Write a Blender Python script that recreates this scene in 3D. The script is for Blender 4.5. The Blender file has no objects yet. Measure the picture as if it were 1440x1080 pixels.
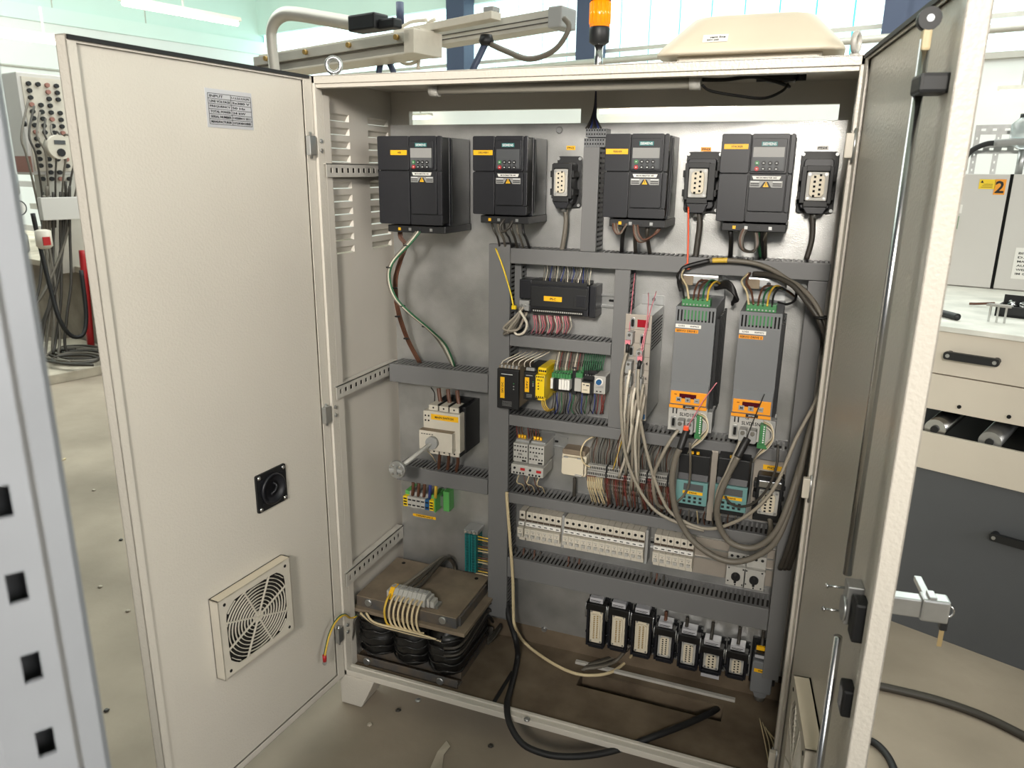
import bpy, bmesh, math, random
from mathutils import Vector, Matrix, Euler
PI = math.pi
S = bpy.context.scene
C = S.collection
rnd = random.Random(7)

# ------------------------------------------------------------------ camera
CAM = Vector((1.1274, -1.5915, 1.4119))
CROT = Euler((1.2965, -0.0114, 0.3684), 'XYZ')
FPX = 1065.5
cd = bpy.data.cameras.new('camera')
cam = bpy.data.objects.new('camera', cd); C.objects.link(cam)
cam.location = CAM; cam.rotation_euler = CROT
cd.sensor_width = 36.0; cd.lens = FPX / 1440 * 36.0
cd.clip_start = 0.05; cd.clip_end = 100
cd.dof.use_dof = True; cd.dof.focus_distance = 2.0; cd.dof.aperture_fstop = 9.0
S.camera = cam

# ------------------------------------------------------------------ world and light
S.view_settings.view_transform = 'Standard'
S.view_settings.look = 'None'
S.view_settings.exposure = 0.0
S.view_settings.gamma = 1.0
S.view_settings.use_curve_mapping = False
w = bpy.data.worlds.new('world'); S.world = w; w.use_nodes = True
bg = w.node_tree.nodes['Background']
bg.inputs[0].default_value = (0.86, 0.94, 1.0, 1); bg.inputs[1].default_value = 0.09

def area(name, loc, target, sx, sy, power, col=(1, 1, 1), spread=180):
    l = bpy.data.lights.new(name, 'AREA'); l.shape = 'RECTANGLE'
    l.size = sx; l.size_y = sy; l.energy = power; l.color = col; l.spread = math.radians(spread)
    o = bpy.data.objects.new(name, l); C.objects.link(o)
    o.location = loc
    o.rotation_euler = (Vector(target) - Vector(loc)).to_track_quat('-Z', 'Y').to_euler()
    return o
area('daylight_front', (1.3, -3.6, 2.4), (0.5, 0.3, 1.42), 0.5, 0.5, 17, (1.0, 0.94, 0.85), 52)
area('daylight_window', (3.0, -8.0, 3.2), (0.7, 0.3, 1.1), 4.2, 2.4, 95, (0.93, 0.97, 1.0))
area('daylight_right', (7.0, -2.5, 2.9), (0.0, -0.3, 0.9), 5.0, 2.2, 300, (1.0, 0.97, 0.92))
area('hall_fill_top', (-0.8, 5.0, 4.95), (-1.2, 6.0, 0.0), 12.0, 6.0, 780, (0.97, 1.0, 0.98))  # fill lamp added under the ceiling to brighten the hall
area('hall_fill_left', (-7.0, 3.0, 4.3), (-14.0, 8.0, 3.6), 5.0, 2.0, 420, (0.97, 1.0, 0.98))  # fill lamp added to brighten the left hall wall

# ------------------------------------------------------------------ pixels to space (photo frame 1440 x 1080)
CM = CROT.to_matrix()
def ray(u, v):
    return CM @ Vector(((u - 720) / FPX, -(v - 540) / FPX, -1.0))
def at(u, v, y):
    d = ray(u, v); return CAM + d * ((y - CAM.y) / d.y)
def atz(u, v, z):
    d = ray(u, v); return CAM + d * ((z - CAM.z) / d.z)
def atx(u, v, x):
    d = ray(u, v); return CAM + d * ((x - CAM.x) / d.x)
def atpl(u, v, P, n):
    d = ray(u, v); return CAM + d * (((P - CAM).dot(n)) / d.dot(n))

# ------------------------------------------------------------------ materials
def lin(c):
    return tuple(((x / 255 / 12.92) if x / 255 <= 0.04045 else ((x / 255 + 0.055) / 1.055) ** 2.4) for x in c) + (1,)
MATS = {}
def mat(name, col, rough=0.5, metal=0.0, var=0.0, vscale=20, col2=None, bump=0.0, bscale=200, emit=0, spec=None, trans=0, alpha=1, detail=4):
    if name in MATS: return MATS[name]
    m = bpy.data.materials.new(name); m.use_nodes = True; MATS[name] = m
    n = m.node_tree.nodes; L = m.node_tree.links; b = n['Principled BSDF']
    b.inputs['Base Color'].default_value = lin(col)
    b.inputs['Roughness'].default_value = rough; b.inputs['Metallic'].default_value = metal
    if spec is not None: b.inputs['Specular IOR Level'].default_value = spec
    if trans: b.inputs['Transmission Weight'].default_value = trans
    if alpha < 1: b.inputs['Alpha'].default_value = alpha
    if emit:
        b.inputs['Emission Color'].default_value = lin(col); b.inputs['Emission Strength'].default_value = emit
    if var or col2 or bump:
        tc = n.new('ShaderNodeTexCoord')
    if var or col2:
        t = n.new('ShaderNodeTexNoise'); t.inputs['Scale'].default_value = vscale; t.inputs['Detail'].default_value = detail
        L.new(tc.outputs['Object'], t.inputs['Vector'])
        r = n.new('ShaderNodeValToRGB'); L.new(t.outputs['Fac'], r.inputs['Fac'])
        r.color_ramp.elements[0].position = 0.35; r.color_ramp.elements[1].position = 0.68
        c1 = lin(col)
        c2 = lin(col2) if col2 else tuple(x * (1 - var) for x in c1[:3]) + (1,)
        r.color_ramp.elements[0].color = c1; r.color_ramp.elements[1].color = c2
        L.new(r.outputs['Color'], b.inputs['Base Color'])
    if bump:
        t2 = n.new('ShaderNodeTexNoise'); t2.inputs['Scale'].default_value = bscale; t2.inputs['Detail'].default_value = 2
        L.new(tc.outputs['Object'], t2.inputs['Vector'])
        bp = n.new('ShaderNodeBump'); bp.inputs['Strength'].default_value = bump; bp.inputs['Distance'].default_value = 0.002
        L.new(t2.outputs['Fac'], bp.inputs['Height']); L.new(bp.outputs['Normal'], b.inputs['Normal'])
    return m
paint = mat('cabinet_paint', (205, 199, 188), 0.33, var=0.05, vscale=3, bump=0.5, bscale=170)
paint_s = mat('smooth_cabinet_paint', (202, 196, 186), 0.4, var=0.05, vscale=4)
roofbeige = mat('beige_plastic', (214, 203, 182), 0.45, var=0.08, vscale=6)
galv = mat('galvanised_sheet', (190, 190, 188), 0.33, 0.72, col2=(160, 160, 157), vscale=9, bump=0.25, bscale=420, detail=8)
zinc = mat('zinc_steel', (185, 186, 185), 0.35, 0.85, var=0.12, vscale=40)
steel = mat('bright_steel', (205, 205, 205), 0.22, 1.0)
railwhite = mat('zinc_rail', (196, 192, 184), 0.45, 0.1, var=0.15, vscale=30)
duct = mat('duct_grey', (110, 110, 110), 0.5, var=0.05, vscale=8)
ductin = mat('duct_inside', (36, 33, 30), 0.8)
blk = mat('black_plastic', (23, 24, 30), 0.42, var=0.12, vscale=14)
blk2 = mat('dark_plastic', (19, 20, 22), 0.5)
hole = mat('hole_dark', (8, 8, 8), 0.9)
rubber = mat('black_rubber', (22, 22, 23), 0.6)
wht = mat('white_plastic', (204, 197, 183), 0.4, var=0.06, vscale=30)
cream = mat('cream_plastic', (212, 202, 180), 0.4)
greyp = mat('grey_plastic', (150, 150, 148), 0.45)
midgrey = mat('drive_grey', (116, 118, 120), 0.45, var=0.05, vscale=10)
lgrey = mat('light_grey_plastic', (178, 176, 170), 0.45, var=0.08, vscale=30)
yel = mat('label_yellow', (240, 182, 20), 0.45)
yel2 = mat('safety_yellow', (235, 200, 24), 0.4)
org = mat('label_orange', (236, 152, 28), 0.45)
teal = mat('drive_teal', (104, 146, 144), 0.45)
teald = mat('terminal_teal', (20, 112, 112), 0.45)
grn = mat('terminal_green', (58, 122, 72), 0.45)
grn2 = mat('end_clamp_green', (92, 168, 88), 0.45)
blu = mat('terminal_blue', (24, 84, 132), 0.45)
red = mat('red_paint', (176, 30, 34), 0.45)
redisp = mat('red_window', (150, 22, 36), 0.25)
dkred = mat('display_window', (74, 6, 18), 0.2)
lcd = mat('grey_display', (150, 150, 148), 0.25)
lcdd = mat('dark_display', (84, 86, 88), 0.25)
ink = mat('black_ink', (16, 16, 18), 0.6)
whiteink = mat('white_ink', (220, 222, 222), 0.5)
paper = mat('paper_white', (228, 226, 220), 0.6)
silverlab = mat('silver_foil', (206, 206, 210), 0.35, 0.3)
brown = mat('brown_wire', (92, 58, 42), 0.5)
wgrey = mat('grey_cable', (106, 100, 90), 0.5)
wdk = mat('dark_grey_cable', (60, 56, 50), 0.5)
wwht = mat('white_wire', (208, 200, 184), 0.5)
wmid = mat('data_cable_grey', (150, 142, 128), 0.5)
wblk = mat('black_wire', (26, 25, 25), 0.5)
wred = mat('red_wire', (116, 54, 48), 0.5)
wpink = mat('pink_wire', (214, 126, 138), 0.5)
wblue = mat('blue_wire', (44, 56, 120), 0.5)
wgrn = mat('green_wire', (40, 96, 62), 0.5)
wyel = mat('yellow_wire', (206, 170, 60), 0.5)
worg = mat('orange_tie', (232, 84, 40), 0.45)
wtan = mat('tan_wire', (206, 188, 150), 0.5)
tape = mat('black_tape', (26, 25, 24), 0.38, var=0.3, vscale=25, bump=0.6, bscale=60)
core = mat('dusty_core', (116, 102, 86), 0.75, col2=(140, 126, 106), vscale=12)
coreside = mat('core_steel', (88, 88, 88), 0.5, 0.3, col2=(118, 104, 88), vscale=18)
floorin = mat('dusty_tray', (112, 98, 80), 0.85, col2=(82, 69, 54), vscale=9, bump=0.3, bscale=40, detail=8)
concrete = mat('concrete_floor', (166, 153, 136), 0.8, col2=(130, 119, 104), vscale=1.6, bump=0.5, bscale=30, detail=10)
plaster = mat('white_plaster', (232, 234, 230), 0.8, var=0.04, vscale=1)
mint = mat('mint_paint', (216, 238, 228), 0.7, var=0.04, vscale=1)
ceilm = mat('pale_mint_ceiling', (222, 240, 231), 0.8, var=0.03, vscale=1)
pane_m = mat('daylit_glass', (222, 250, 252), 0.3, emit=1.7)
joint = mat('pane_joint', (84, 186, 196), 0.4)
bluecol = mat('blue_column', (62, 72, 96), 0.5)
alu = mat('aluminium_profile', (196, 192, 182), 0.45, 0.25, var=0.1, vscale=6)
tube_on = mat('lit_tube', (255, 244, 226), 0.4, emit=7)
tube_off = mat('frosted_tube', (150, 146, 136), 0.3)
greyenc = mat('grey_enclosure', (198, 195, 190), 0.4)
benchw = mat('white_worktop', (236, 234, 226), 0.6, col2=(206, 206, 198), vscale=8, detail=8)
beige = mat('machine_beige', (212, 203, 188), 0.45, var=0.05, vscale=5)
dgrey = mat('machine_dark_grey', (84, 86, 89), 0.5, var=0.06, vscale=6)
silverp = mat('silver_panel', (176, 167, 156), 0.45, 0.4, var=0.1, vscale=20)
amber = mat('amber_lens', (255, 128, 6), 0.2, emit=0.55)
greenl = mat('green_lens', (20, 150, 80), 0.2, emit=0.3)
plinth = mat('rough_concrete', (150, 140, 126), 0.9, col2=(120, 110, 98), vscale=5, bump=0.6, bscale=40)
boardm = mat('dirty_board', (196, 186, 168), 0.7, col2=(160, 150, 134), vscale=6)
postm = mat('galvanised_post', (140, 143, 148), 0.5, 0.1, var=0.1, vscale=12)
brass = mat('brass_key', (200, 176, 130), 0.35, 0.7)
gold = mat('gold_bolt', (170, 140, 80), 0.4, 0.5)
glassm = mat('clear_bowl', (225, 232, 232), 0.08, trans=0.6)
groove = mat('brown_groove', (74, 62, 50), 0.8)  # even dark brown for the breaker label grooves
brownbox = mat('brown_paint', (150, 104, 92), 0.6)

# ------------------------------------------------------------------ mesh builder
class MB:
    def __init__(s, M=None): s.v = []; s.f = []; s.sm = []; s.M = M
    def add(s, vs, fs, smooth=False):
        o = len(s.v)
        s.v += [Vector(p) for p in vs]
        s.f += [tuple(i + o for i in f) for f in fs]; s.sm += [smooth] * len(fs); return s
    def box(s, x0, x1, y0, y1, z0, z1):
        if x0 > x1: x0, x1 = x1, x0
        if y0 > y1: y0, y1 = y1, y0
        if z0 > z1: z0, z1 = z1, z0
        return s.add([(x0, y0, z0), (x1, y0, z0), (x1, y1, z0), (x0, y1, z0), (x0, y0, z1), (x1, y0, z1), (x1, y1, z1), (x0, y1, z1)],
                     [(0, 3, 2, 1), (4, 5, 6, 7), (0, 1, 5, 4), (1, 2, 6, 5), (2, 3, 7, 6), (3, 0, 4, 7)])
    def rbox(s, x0, x1, y0, y1, z0, z1, r=0.003, n=3):
        # box whose outline in x/z is rounded, extruded along y
        pts = []
        for cx, cz, a0 in ((x1 - r, z1 - r, 0), (x0 + r, z1 - r, 90), (x0 + r, z0 + r, 180), (x1 - r, z0 + r, 270)):
            for i in range(n + 1):
                a = math.radians(a0 + 90 * i / n); pts.append((cx + r * math.cos(a), cz + r * math.sin(a)))
        return s.prism(pts, 'y', y0, y1)
    def prism(s, pts, ax, a, b):
        n = len(pts)
        def P(p, t):
            return {'y': (p[0], t, p[1]), 'x': (t, p[0], p[1]), 'z': (p[0], p[1], t)}[ax]
        vs = [P(p, a) for p in pts] + [P(p, b) for p in pts]
        fs = [tuple(range(n))[::-1], tuple(range(n, 2 * n))] + [(i, (i + 1) % n, (i + 1) % n + n, i + n) for i in range(n)]
        return s.add(vs, fs)
    def cyl(s, p0, p1, r, n=12, r2=None, smooth=True):
        p0 = Vector(p0); p1 = Vector(p1); r2 = r if r2 is None else r2
        d = (p1 - p0).normalized(); q = d.to_track_quat('Z', 'Y').to_matrix()
        vs = []
        for p, rr in ((p0, r), (p1, r2)):
            vs += [p + q @ Vector((rr * math.cos(2 * PI * i / n), rr * math.sin(2 * PI * i / n), 0)) for i in range(n)]
        s.add(vs, [(i, (i + 1) % n, (i + 1) % n + n, i + n) for i in range(n)], smooth)
        o = len(s.v) - 2 * n
        s.f += [tuple(range(o, o + n))[::-1], tuple(range(o + n, o + 2 * n))]; s.sm += [False, False]
        return s
    def lathe(s, prof, c, n=20, ax='z', smooth=True):
        c = Vector(c); vs = []
        for r, t in prof:
            for i in range(n):
                a = 2 * PI * i / n; x, y = r * math.cos(a), r * math.sin(a)
                vs.append(c + Vector({'z': (x, y, t), 'y': (x, t, y), 'x': (t, x, y)}[ax]))
        m = len(prof); fs = []
        for j in range(m - 1):
            for i in range(n):
                fs.append((j * n + i, j * n + (i + 1) % n, (j + 1) * n + (i + 1) % n, (j + 1) * n + i))
        s.add(vs, fs, smooth)
        o = len(s.v) - m * n
        s.f += [tuple(range(o, o + n))[::-1], tuple(range(o + (m - 1) * n, o + m * n))]; s.sm += [False, False]
        return s
    def tube(s, pts, r, n=7, sub=5, closed=False):
        P = spline(pts, sub, closed)
        m = len(P); vs = []; up = None
        for i in range(m):
            a = P[(i - 1) % m] if (closed or i > 0) else P[0]
            b = P[(i + 1) % m] if (closed or i < m - 1) else P[-1]
            t = (b - a)
            if t.length < 1e-9: t = Vector((0, 0, 1))
            t.normalize()
            if up is None:
                up = Vector((0, 0, 1)) if abs(t.z) < 0.9 else Vector((1, 0, 0))
            x = up - t * up.dot(t)
            if x.length < 1e-6: x = t.orthogonal()
            x.normalize(); y = t.cross(x); up = x
            vs += [P[i] + x * (r * math.cos(2 * PI * k / n)) + y * (r * math.sin(2 * PI * k / n)) for k in range(n)]
        fs = []
        for i in range(m if closed else m - 1):
            j = (i + 1) % m
            fs += [(i * n + k, i * n + (k + 1) % n, j * n + (k + 1) % n, j * n + k) for k in range(n)]
        if not closed:
            fs += [tuple(range(n))[::-1], tuple(range((m - 1) * n, m * n))]
        return s.add(vs, fs, True)
    def grid(s, us, vs_, skip, fn, t):
        # sheet with rectangular holes: cells (i, j) in skip are open; fn(u, v, d) gives the point at depth d
        us = list(us); vs_ = list(vs_); nu, nv = len(us), len(vs_)
        V = []
        for d in (0, t):
            for j in range(nv):
                for i in range(nu): V.append(fn(us[i], vs_[j], d))
        N = nu * nv
        def k(i, j, d): return d * N + j * nu + i
        F = []
        solid = lambda i, j: 0 <= i < nu - 1 and 0 <= j < nv - 1 and (i, j) not in skip
        for j in range(nv - 1):
            for i in range(nu - 1):
                if not solid(i, j): continue
                F.append((k(i, j, 0), k(i + 1, j, 0), k(i + 1, j + 1, 0), k(i, j + 1, 0)))
                F.append((k(i, j, 1), k(i, j + 1, 1), k(i + 1, j + 1, 1), k(i + 1, j, 1)))
                if not solid(i - 1, j): F.append((k(i, j, 0), k(i, j + 1, 0), k(i, j + 1, 1), k(i, j, 1)))
                if not solid(i + 1, j): F.append((k(i + 1, j, 0), k(i + 1, j, 1), k(i + 1, j + 1, 1), k(i + 1, j + 1, 0)))
                if not solid(i, j - 1): F.append((k(i, j, 0), k(i, j, 1), k(i + 1, j, 1), k(i + 1, j, 0)))
                if not solid(i, j + 1): F.append((k(i, j + 1, 0), k(i + 1, j + 1, 0), k(i + 1, j + 1, 1), k(i, j + 1, 1)))
        return s.add(V, F)
    def build(s, name, m, parent=None, bevel=0, fix=True):
        me = bpy.data.meshes.new(name)
        vs = [s.M @ p for p in s.v] if s.M else s.v
        me.from_pydata([tuple(p) for p in vs], [], s.f)
        me.polygons.foreach_set('use_smooth', s.sm)
        if fix:
            bm = bmesh.new(); bm.from_mesh(me); bmesh.ops.recalc_face_normals(bm, faces=bm.faces)
            if bevel:
                es = [e for e in bm.edges if len(e.link_faces) == 2 and e.calc_face_angle(0) > 0.6]
                bmesh.ops.bevel(bm, geom=es, offset=bevel, segments=2, affect='EDGES', profile=0.6, clamp_overlap=True)
            bm.to_mesh(me); bm.free()
        me.materials.append(m); me.update()
        o = bpy.data.objects.new(name, me); C.objects.link(o)
        if parent is not None: o.parent = parent
        return o
def spline(pts, sub=5, closed=False):
    P = [Vector(p) for p in pts]
    if len(P) == 2 or sub <= 1: return P
    n = len(P); out = []
    for i in range(n if closed else n - 1):
        g = lambda k: P[k % n] if closed else P[max(0, min(n - 1, k))]
        p0, p1, p2, p3 = g(i - 1), g(i), g(i + 1), g(i + 2)
        for j in range(sub):
            t = j / sub
            out.append(0.5 * ((2 * p1) + (p2 - p0) * t + (2 * p0 - 5 * p1 + 4 * p2 - p3) * t * t + (3 * p1 - p0 - 3 * p2 + p3) * t ** 3))
    if not closed: out.append(P[-1])
    return out
def tag(o, label=None, cat=None, group=None, kind=None):
    if label: o['label'] = label
    if cat: o['category'] = cat
    if group: o['group'] = group
    if kind: o['kind'] = kind
    return o
def thing(name, label, cat, loc, rz=0, group=None):
    o = bpy.data.objects.new(name, None); C.objects.link(o)
    o.location = loc; o.rotation_euler = (0, 0, rz); o.empty_display_size = 0.05
    return tag(o, label, cat, group)
def dup(root, loc=None, label=None):
    r = root.copy(); C.objects.link(r)
    if loc is not None: r.location = loc
    if label: r['label'] = label
    for ch in root.children:
        c = ch.copy(); C.objects.link(c); c.parent = r
        for g in ch.children:
            d = g.copy(); C.objects.link(d); d.parent = c
    return r
def bx(name, m, parent, x0, x1, y0, y1, z0, z1, bevel=0):
    return MB().box(x0, x1, y0, y1, z0, z1).build(name, m, parent, bevel)
TXT = {}
def text(parent, s, x, y, z, hgt, m, width=None, rot=(PI / 2, 0, 0), name='lettering', roll=0):
    if s not in TXT:
        cu = bpy.data.curves.new('t', 'FONT'); cu.body = s; cu.size = 1.0; cu.resolution_u = 2
        cu.align_x = 'CENTER'; cu.align_y = 'CENTER'; cu.extrude = 0.004; cu.offset = 0.022
        o = bpy.data.objects.new('t', cu)
        C.objects.link(o); bpy.context.view_layer.update()
        me = bpy.data.meshes.new_from_object(o.evaluated_get(bpy.context.evaluated_depsgraph_get()))
        bpy.data.objects.remove(o); TXT[s] = me
    me = TXT[s].copy()
    xs = [v.co.x for v in me.vertices]; ys = [v.co.y for v in me.vertices]
    W0 = max(xs) - min(xs); H0 = max(ys) - min(ys); cx = (max(xs) + min(xs)) / 2; cy = (max(ys) + min(ys)) / 2
    sy = hgt / H0; sx = (width / W0) if width else sy
    R3 = (Euler(rot).to_matrix() @ Matrix.Rotation(roll, 3, 'Z'))
    for v in me.vertices:
        v.co = R3 @ Vector(((v.co.x - cx) * sx, (v.co.y - cy) * sy, v.co.z * 0.05)) + Vector((x, y, z))
    me.materials.clear(); me.materials.append(m); me.name = name
    o = bpy.data.objects.new(name, me); C.objects.link(o); o.parent = parent
    return o
def wire(pts, r, m, name, label, cat='cable', group=None, n=6, sub=5):
    P = [p if isinstance(p, Vector) else at(*p) for p in pts]
    return tag(MB().tube(P, r, n, sub).build(name, m, fix=False), label, cat, group)
# ================================================================== the hall (turned 15 degrees to the cabinet)
HO = Vector((1.127, -1.592, -0.1))
HM = Matrix.Translation(HO) @ Matrix.Rotation(math.radians(-15), 4, 'Z')
HR = HM.to_3x3(); HX = HR @ Vector((1, 0, 0)); HY = HR @ Vector((0, 1, 0))
HZ = -math.radians(15)
def hq(u, v, q):            # hall coordinates of a pixel on the plane q = const
    return HM.inverted() @ atpl(u, v, HO + HY * q, HY)
def hp(u, v, p):
    return HM.inverted() @ atpl(u, v, HO + HX * p, HX)
def struct(name, mb, m, bevel=0): return tag(mb.build(name, m, None, bevel), kind='structure')
LW, QW = -16.0, 12.0
ZL0 = hp(50, 30, LW).z; ZL1 = hp(50, 8, LW).z
struct('floor', MB(HM).box(-18, 12, -9, 14, -0.1, 0), concrete)
struct('ceiling', MB(HM).box(LW - .2, 9, -2.5, QW + .4, 5.7, 5.8), ceilm)
struct('wall_left', MB(HM).box(LW - .2, LW, -2.5, QW + .2, 0, ZL0), plaster)
struct('trim_1', MB(HM).box(LW - .2, LW + .06, -2.5, QW + .2, ZL0, ZL1), ceilm)
wl = struct('wall_left_upper', MB(HM).box(LW - .2, LW, -2.5, QW + .2, ZL1, 5.7), mint)
for q in (5.6, 7.4, 9.2):
    MB(HM).box(LW, LW + .012, q, q + .015, ZL1, 5.7).build('panel_joint', alu, wl)
struct('wall_back', MB(HM).box(LW - .2, 9, QW, QW + .2, 0, 3.0), plaster)
struct('trim_2', MB(HM).box(LW - .2, 9, QW - .08, QW + .2, 4.46, 5.7), mint)
# band of upright glass strips, lit by the sky behind
wn = struct('window_1', MB(HM).box(LW, 9, QW - .05, QW + .1, 2.95, 3.03), alu)
pw = 0.52; x = LW + .05; i = 0; pm = None
while x < 8.9:
    if pm is None:
        pane0 = MB(HM).box(x + .018, x + pw - .018, QW + .02, QW + .05, 3.03, 4.75).build('window_pane', pane_m, wn); pm = pane0.data
    else:
        o = pane0.copy(); C.objects.link(o); o.location = HX * (pw * i)
    x += pw; i += 1
o = MB(HM).box(LW, 9, QW + .052, QW + .06, 3.03, 4.75).build('pane_joint', joint, wn)
for z in (3.42,): MB(HM).box(LW, 9, QW - .06, QW - .01, z, z + .06).build('window_rail', alu, wn)
for k, (u, v, ww) in enumerate(((640, 80, .42), (825, 40, .40), (1262, 25, .35), (1290, 25, .25))):
    p = hq(u, v, QW - .4); struct('trim_%d' % (k + 3), MB(HM).box(p.x - ww / 2, p.x + ww / 2, QW - .4, QW - .1, 2.96, 4.85), bluecol)
# long conduits along the walls
tag(MB(HM).cyl((LW + .05, -1, hp(30, 94, LW).z), (LW + .05, QW - .1, hp(30, 94, LW).z), .018, 8).build('wall_conduit', alu), 'thin grey conduit running along the white left wall', 'pipe')
tag(MB(HM).cyl((LW + .5, QW - .7, 3.2), (8, QW - .7, 3.2), .05, 10).build('hall_pipe', alu), 'horizontal grey pipe in front of the window band', 'pipe')
def tubelight(c, d, L, label, group=None):
    d = Vector(d).normalized(); rz = math.atan2(d.y, d.x)
    t = thing('tube_light', label, 'light', HM @ Vector(c), rz + HZ, group)
    MB().prism([(-.05, .05), (.05, .05), (.07, 0), (-.07, 0)], 'x', -L / 2, L / 2).build('housing', wht, t)
    MB().cyl((-L / 2 + .03, 0, -.03), (L / 2 - .03, 0, -.03), .035, 10).build('tube', tube_on, t)
    MB().box(-.01, .01, -.01, .01, .05, .35).build('hanger', alu, t)
    return t
p = hp(258, 16, -10.2); q = hp(343, 30, -10.2); r0 = hp(178, 1, -10.2)
tubelight(p, (0, 1, 0), abs(q.y - r0.y), 'long lit tube light high above the open left door')
p = hp(62, 53, -10.7)
tubelight(p, (0, 1, 0), 1.5, 'lit tube light partly hidden by the top corner of the left door')
p = hq(1436, 126, QW - .25)
tubelight(p, (1, 0, 0), 0.5, 'small lit tube light on the white wall at the right edge')

a, b = hq(842, 157, QW - .3), hq(1038, 149, QW - .3)
tubelight(((a.x + b.x) / 2, QW - .3, (a.z + b.z) / 2 + .03), (1, 0, 0), b.x - a.x, 'long lit tube light seen through the gap above the mounting plate on the right')
a, b = hq(577, 164, QW - .3), hq(606, 162, QW - .3)
tubelight(((a.x + b.x) / 2, QW - .3, (a.z + b.z) / 2), (1, 0, 0), b.x - a.x, 'short lit tube light seen through the left gap above the mounting plate')

# ------------------------------------------------------------------ left machine: concrete plinth, board, ducts, cables
Q0 = 3.01
pl = thing('machine_bed', 'dusty concrete machine bed with pale top ledge on the far left', 'machine', HM @ Vector((-8, Q0, 0)), HZ)
MB().box(-2.8, 2.6, 0, 1.6, 0, .66).build('base', plinth, pl)
MB().box(-2.8, 2.65, -.05, 1.6, .66, .71).build('ledge', boardm, pl, .004)
s0 = hp(48, 551, -6.0)
sl = MB(HM).box(-6.9, -5.72, 2.05, Q0 - .02, 0, .07).build('floor_board', boardm, bevel=.006)
tag(sl, 'dirty pale floor board lying in front of the machine bed', 'board')
# control box with connector field
cb = thing('control_box', 'tall grey control box with a field of plugs above the left machine', 'box', HM @ Vector((-6.63, 3.05, 1.46)), HZ)
a1 = hp(24, 100, -6.6); a2 = hp(44, 246, -6.6); a3 = hp(73, 104, -6.6)
bz0, bz1 = a2.z - 1.46, a1.z - 1.46
qa = a1.y - 3.05; qb = a3.y - 3.05 + .18
a4 = hq(1, 104, a1.y); xl = a4.x + 6.63
MB().box(xl, 0, qa, qb, bz0, bz1).build('body', greyenc, cb, .008)
MB().box(0, .01, qa + .03, qb - .02, bz0 + .03, bz1 - .03).build('connector_panel', wht, cb)
MB().box(xl + .02, xl + .3, qa - .004, qa, bz0 + .02, bz0 + .14).build('brown_patch', brownbox, cb)
MB().cyl((xl + .30, qa, (bz0 + bz1) / 2), (xl + .30, qa - .015, (bz0 + bz1) / 2), .02, 8).build('lock', blk2, cb)
pg = MB().cyl((.01, 0, 0), (.035, 0, 0), .017, 8).build('plug', greyp, cb)
first = True
for r_ in range(15):
    for c_ in range(4):
        if rnd.random() < .12: continue
        o = pg if first else pg.copy()
        if not first:
            C.objects.link(o)
        first = False
        o.location = (0, qa + .07 + c_ * (qb - qa - .2) / 3.4, bz1 - .08 - r_ * .05)
        if rnd.random() < .35: o.material_slots[0].link = 'OBJECT'; o.material_slots[0].material = blk2
        elif rnd.random() < .2: o.material_slots[0].link = 'OBJECT'; o.material_slots[0].material = brownbox
MB().box(-.2, .0, qa + .1, qb, -.8, bz0).build('stand', alu, cb)
# meter with round frame, tray, regulator
c = hp(78, 207, -6.45)
mt = thing('energy_meter', 'round pale energy meter hanging below the control box plugs', 'meter', HM @ c, HZ)
MB().cyl((0, 0, 0), (.08, 0, 0), .09, 20).build('housing', wht, mt)
MB().box(.08, .085, -.04, .04, .02, .05).build('display', lcdd, mt)
MB().cyl((.08, 0, -.04), (.09, 0, -.04), .03, 12).build('dial', blk2, mt)
c0 = hp(57, 280, -6.3); c1 = hp(113, 308, -6.3)
MB_ = MB(HM).box(-6.36, -6.3, c0.y, c1.y + .25, c1.z, c0.z + .01).build('cable_tray_cover', greyenc, bevel=.004)
tag(MB_, 'plain light grey sheet metal cover in front of the left machine cables', 'panel')
mr = thing('production_machine', 'grey aluminium frame rails of the left machine under the control box', 'machine', HM @ Vector((-6.8, Q0 + .55, .71)), HZ)
for k, z in enumerate((.12, .34, .58, .72)):
    MB().box(-2.5, 1.6, .1 + .12 * (k % 2), .16 + .12 * (k % 2), z, z + .06).build('rail', alu if k % 2 else greyenc, mr)
for xx in (-1.6, -.5, -.15, .5, .95):
    MB().box(xx, xx + .07, .12, .2, 0, .75).build('post', alu, mr)
for k in range(9):
    xx = -1.2 + .26 * k
    MB().box(xx, xx + .14, .05, .2, .2 + .1 * (k % 3), .3 + .1 * (k % 3)).build('valve_block', (blk2, greyp, alu)[k % 3], mr)
g = hp(27, 292, -6.1)
rg = thing('air_regulator', 'air pressure regulator with round white gauge at the left edge', 'regulator', HM @ g, HZ)
MB().cyl((0, -.02, 0), (.04, -.02, 0), .055, 18).build('gauge_case', blk2, rg)
MB().cyl((.04, -.02, 0), (.045, -.02, 0), .045, 18).build('gauge_face', paper, rg)
MB().box(.045, .047, -.022, -.018, -.005, .03).build('needle', ink, rg)
MB().lathe([(.03, -.32), (.045, -.3), (.045, -.2), (.025, -.17), (.02, .08), (.04, .1), (.04, .22), (.02, .24)], (0, -.02, 0), 14).build('body', zinc, rg)
MB().lathe([(.03, -.3), (.055, -.28), (.055, -.17), (.03, -.16)], (0, .13, 0), 14).build('bowl', wht, rg)
MB().box(.05, .06, .1, .15, -.27, -.21).build('mark', red, rg)
pr = [hp(112, 360, -6.35), hp(118, 380, -6.35), hp(126, 440, -6.35), hp(129, 497, -6.35)]
p0 = HM @ Vector((pr[0].x, 3.3, .72)); 
rp = thing('red_post', 'red painted steel post beside the left door edge', 'post', HM @ hp(129, 499, -6.4), HZ)
B = hp(129, 499, -6.4); Tp = hp(116, 352, -6.4) - B
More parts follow.
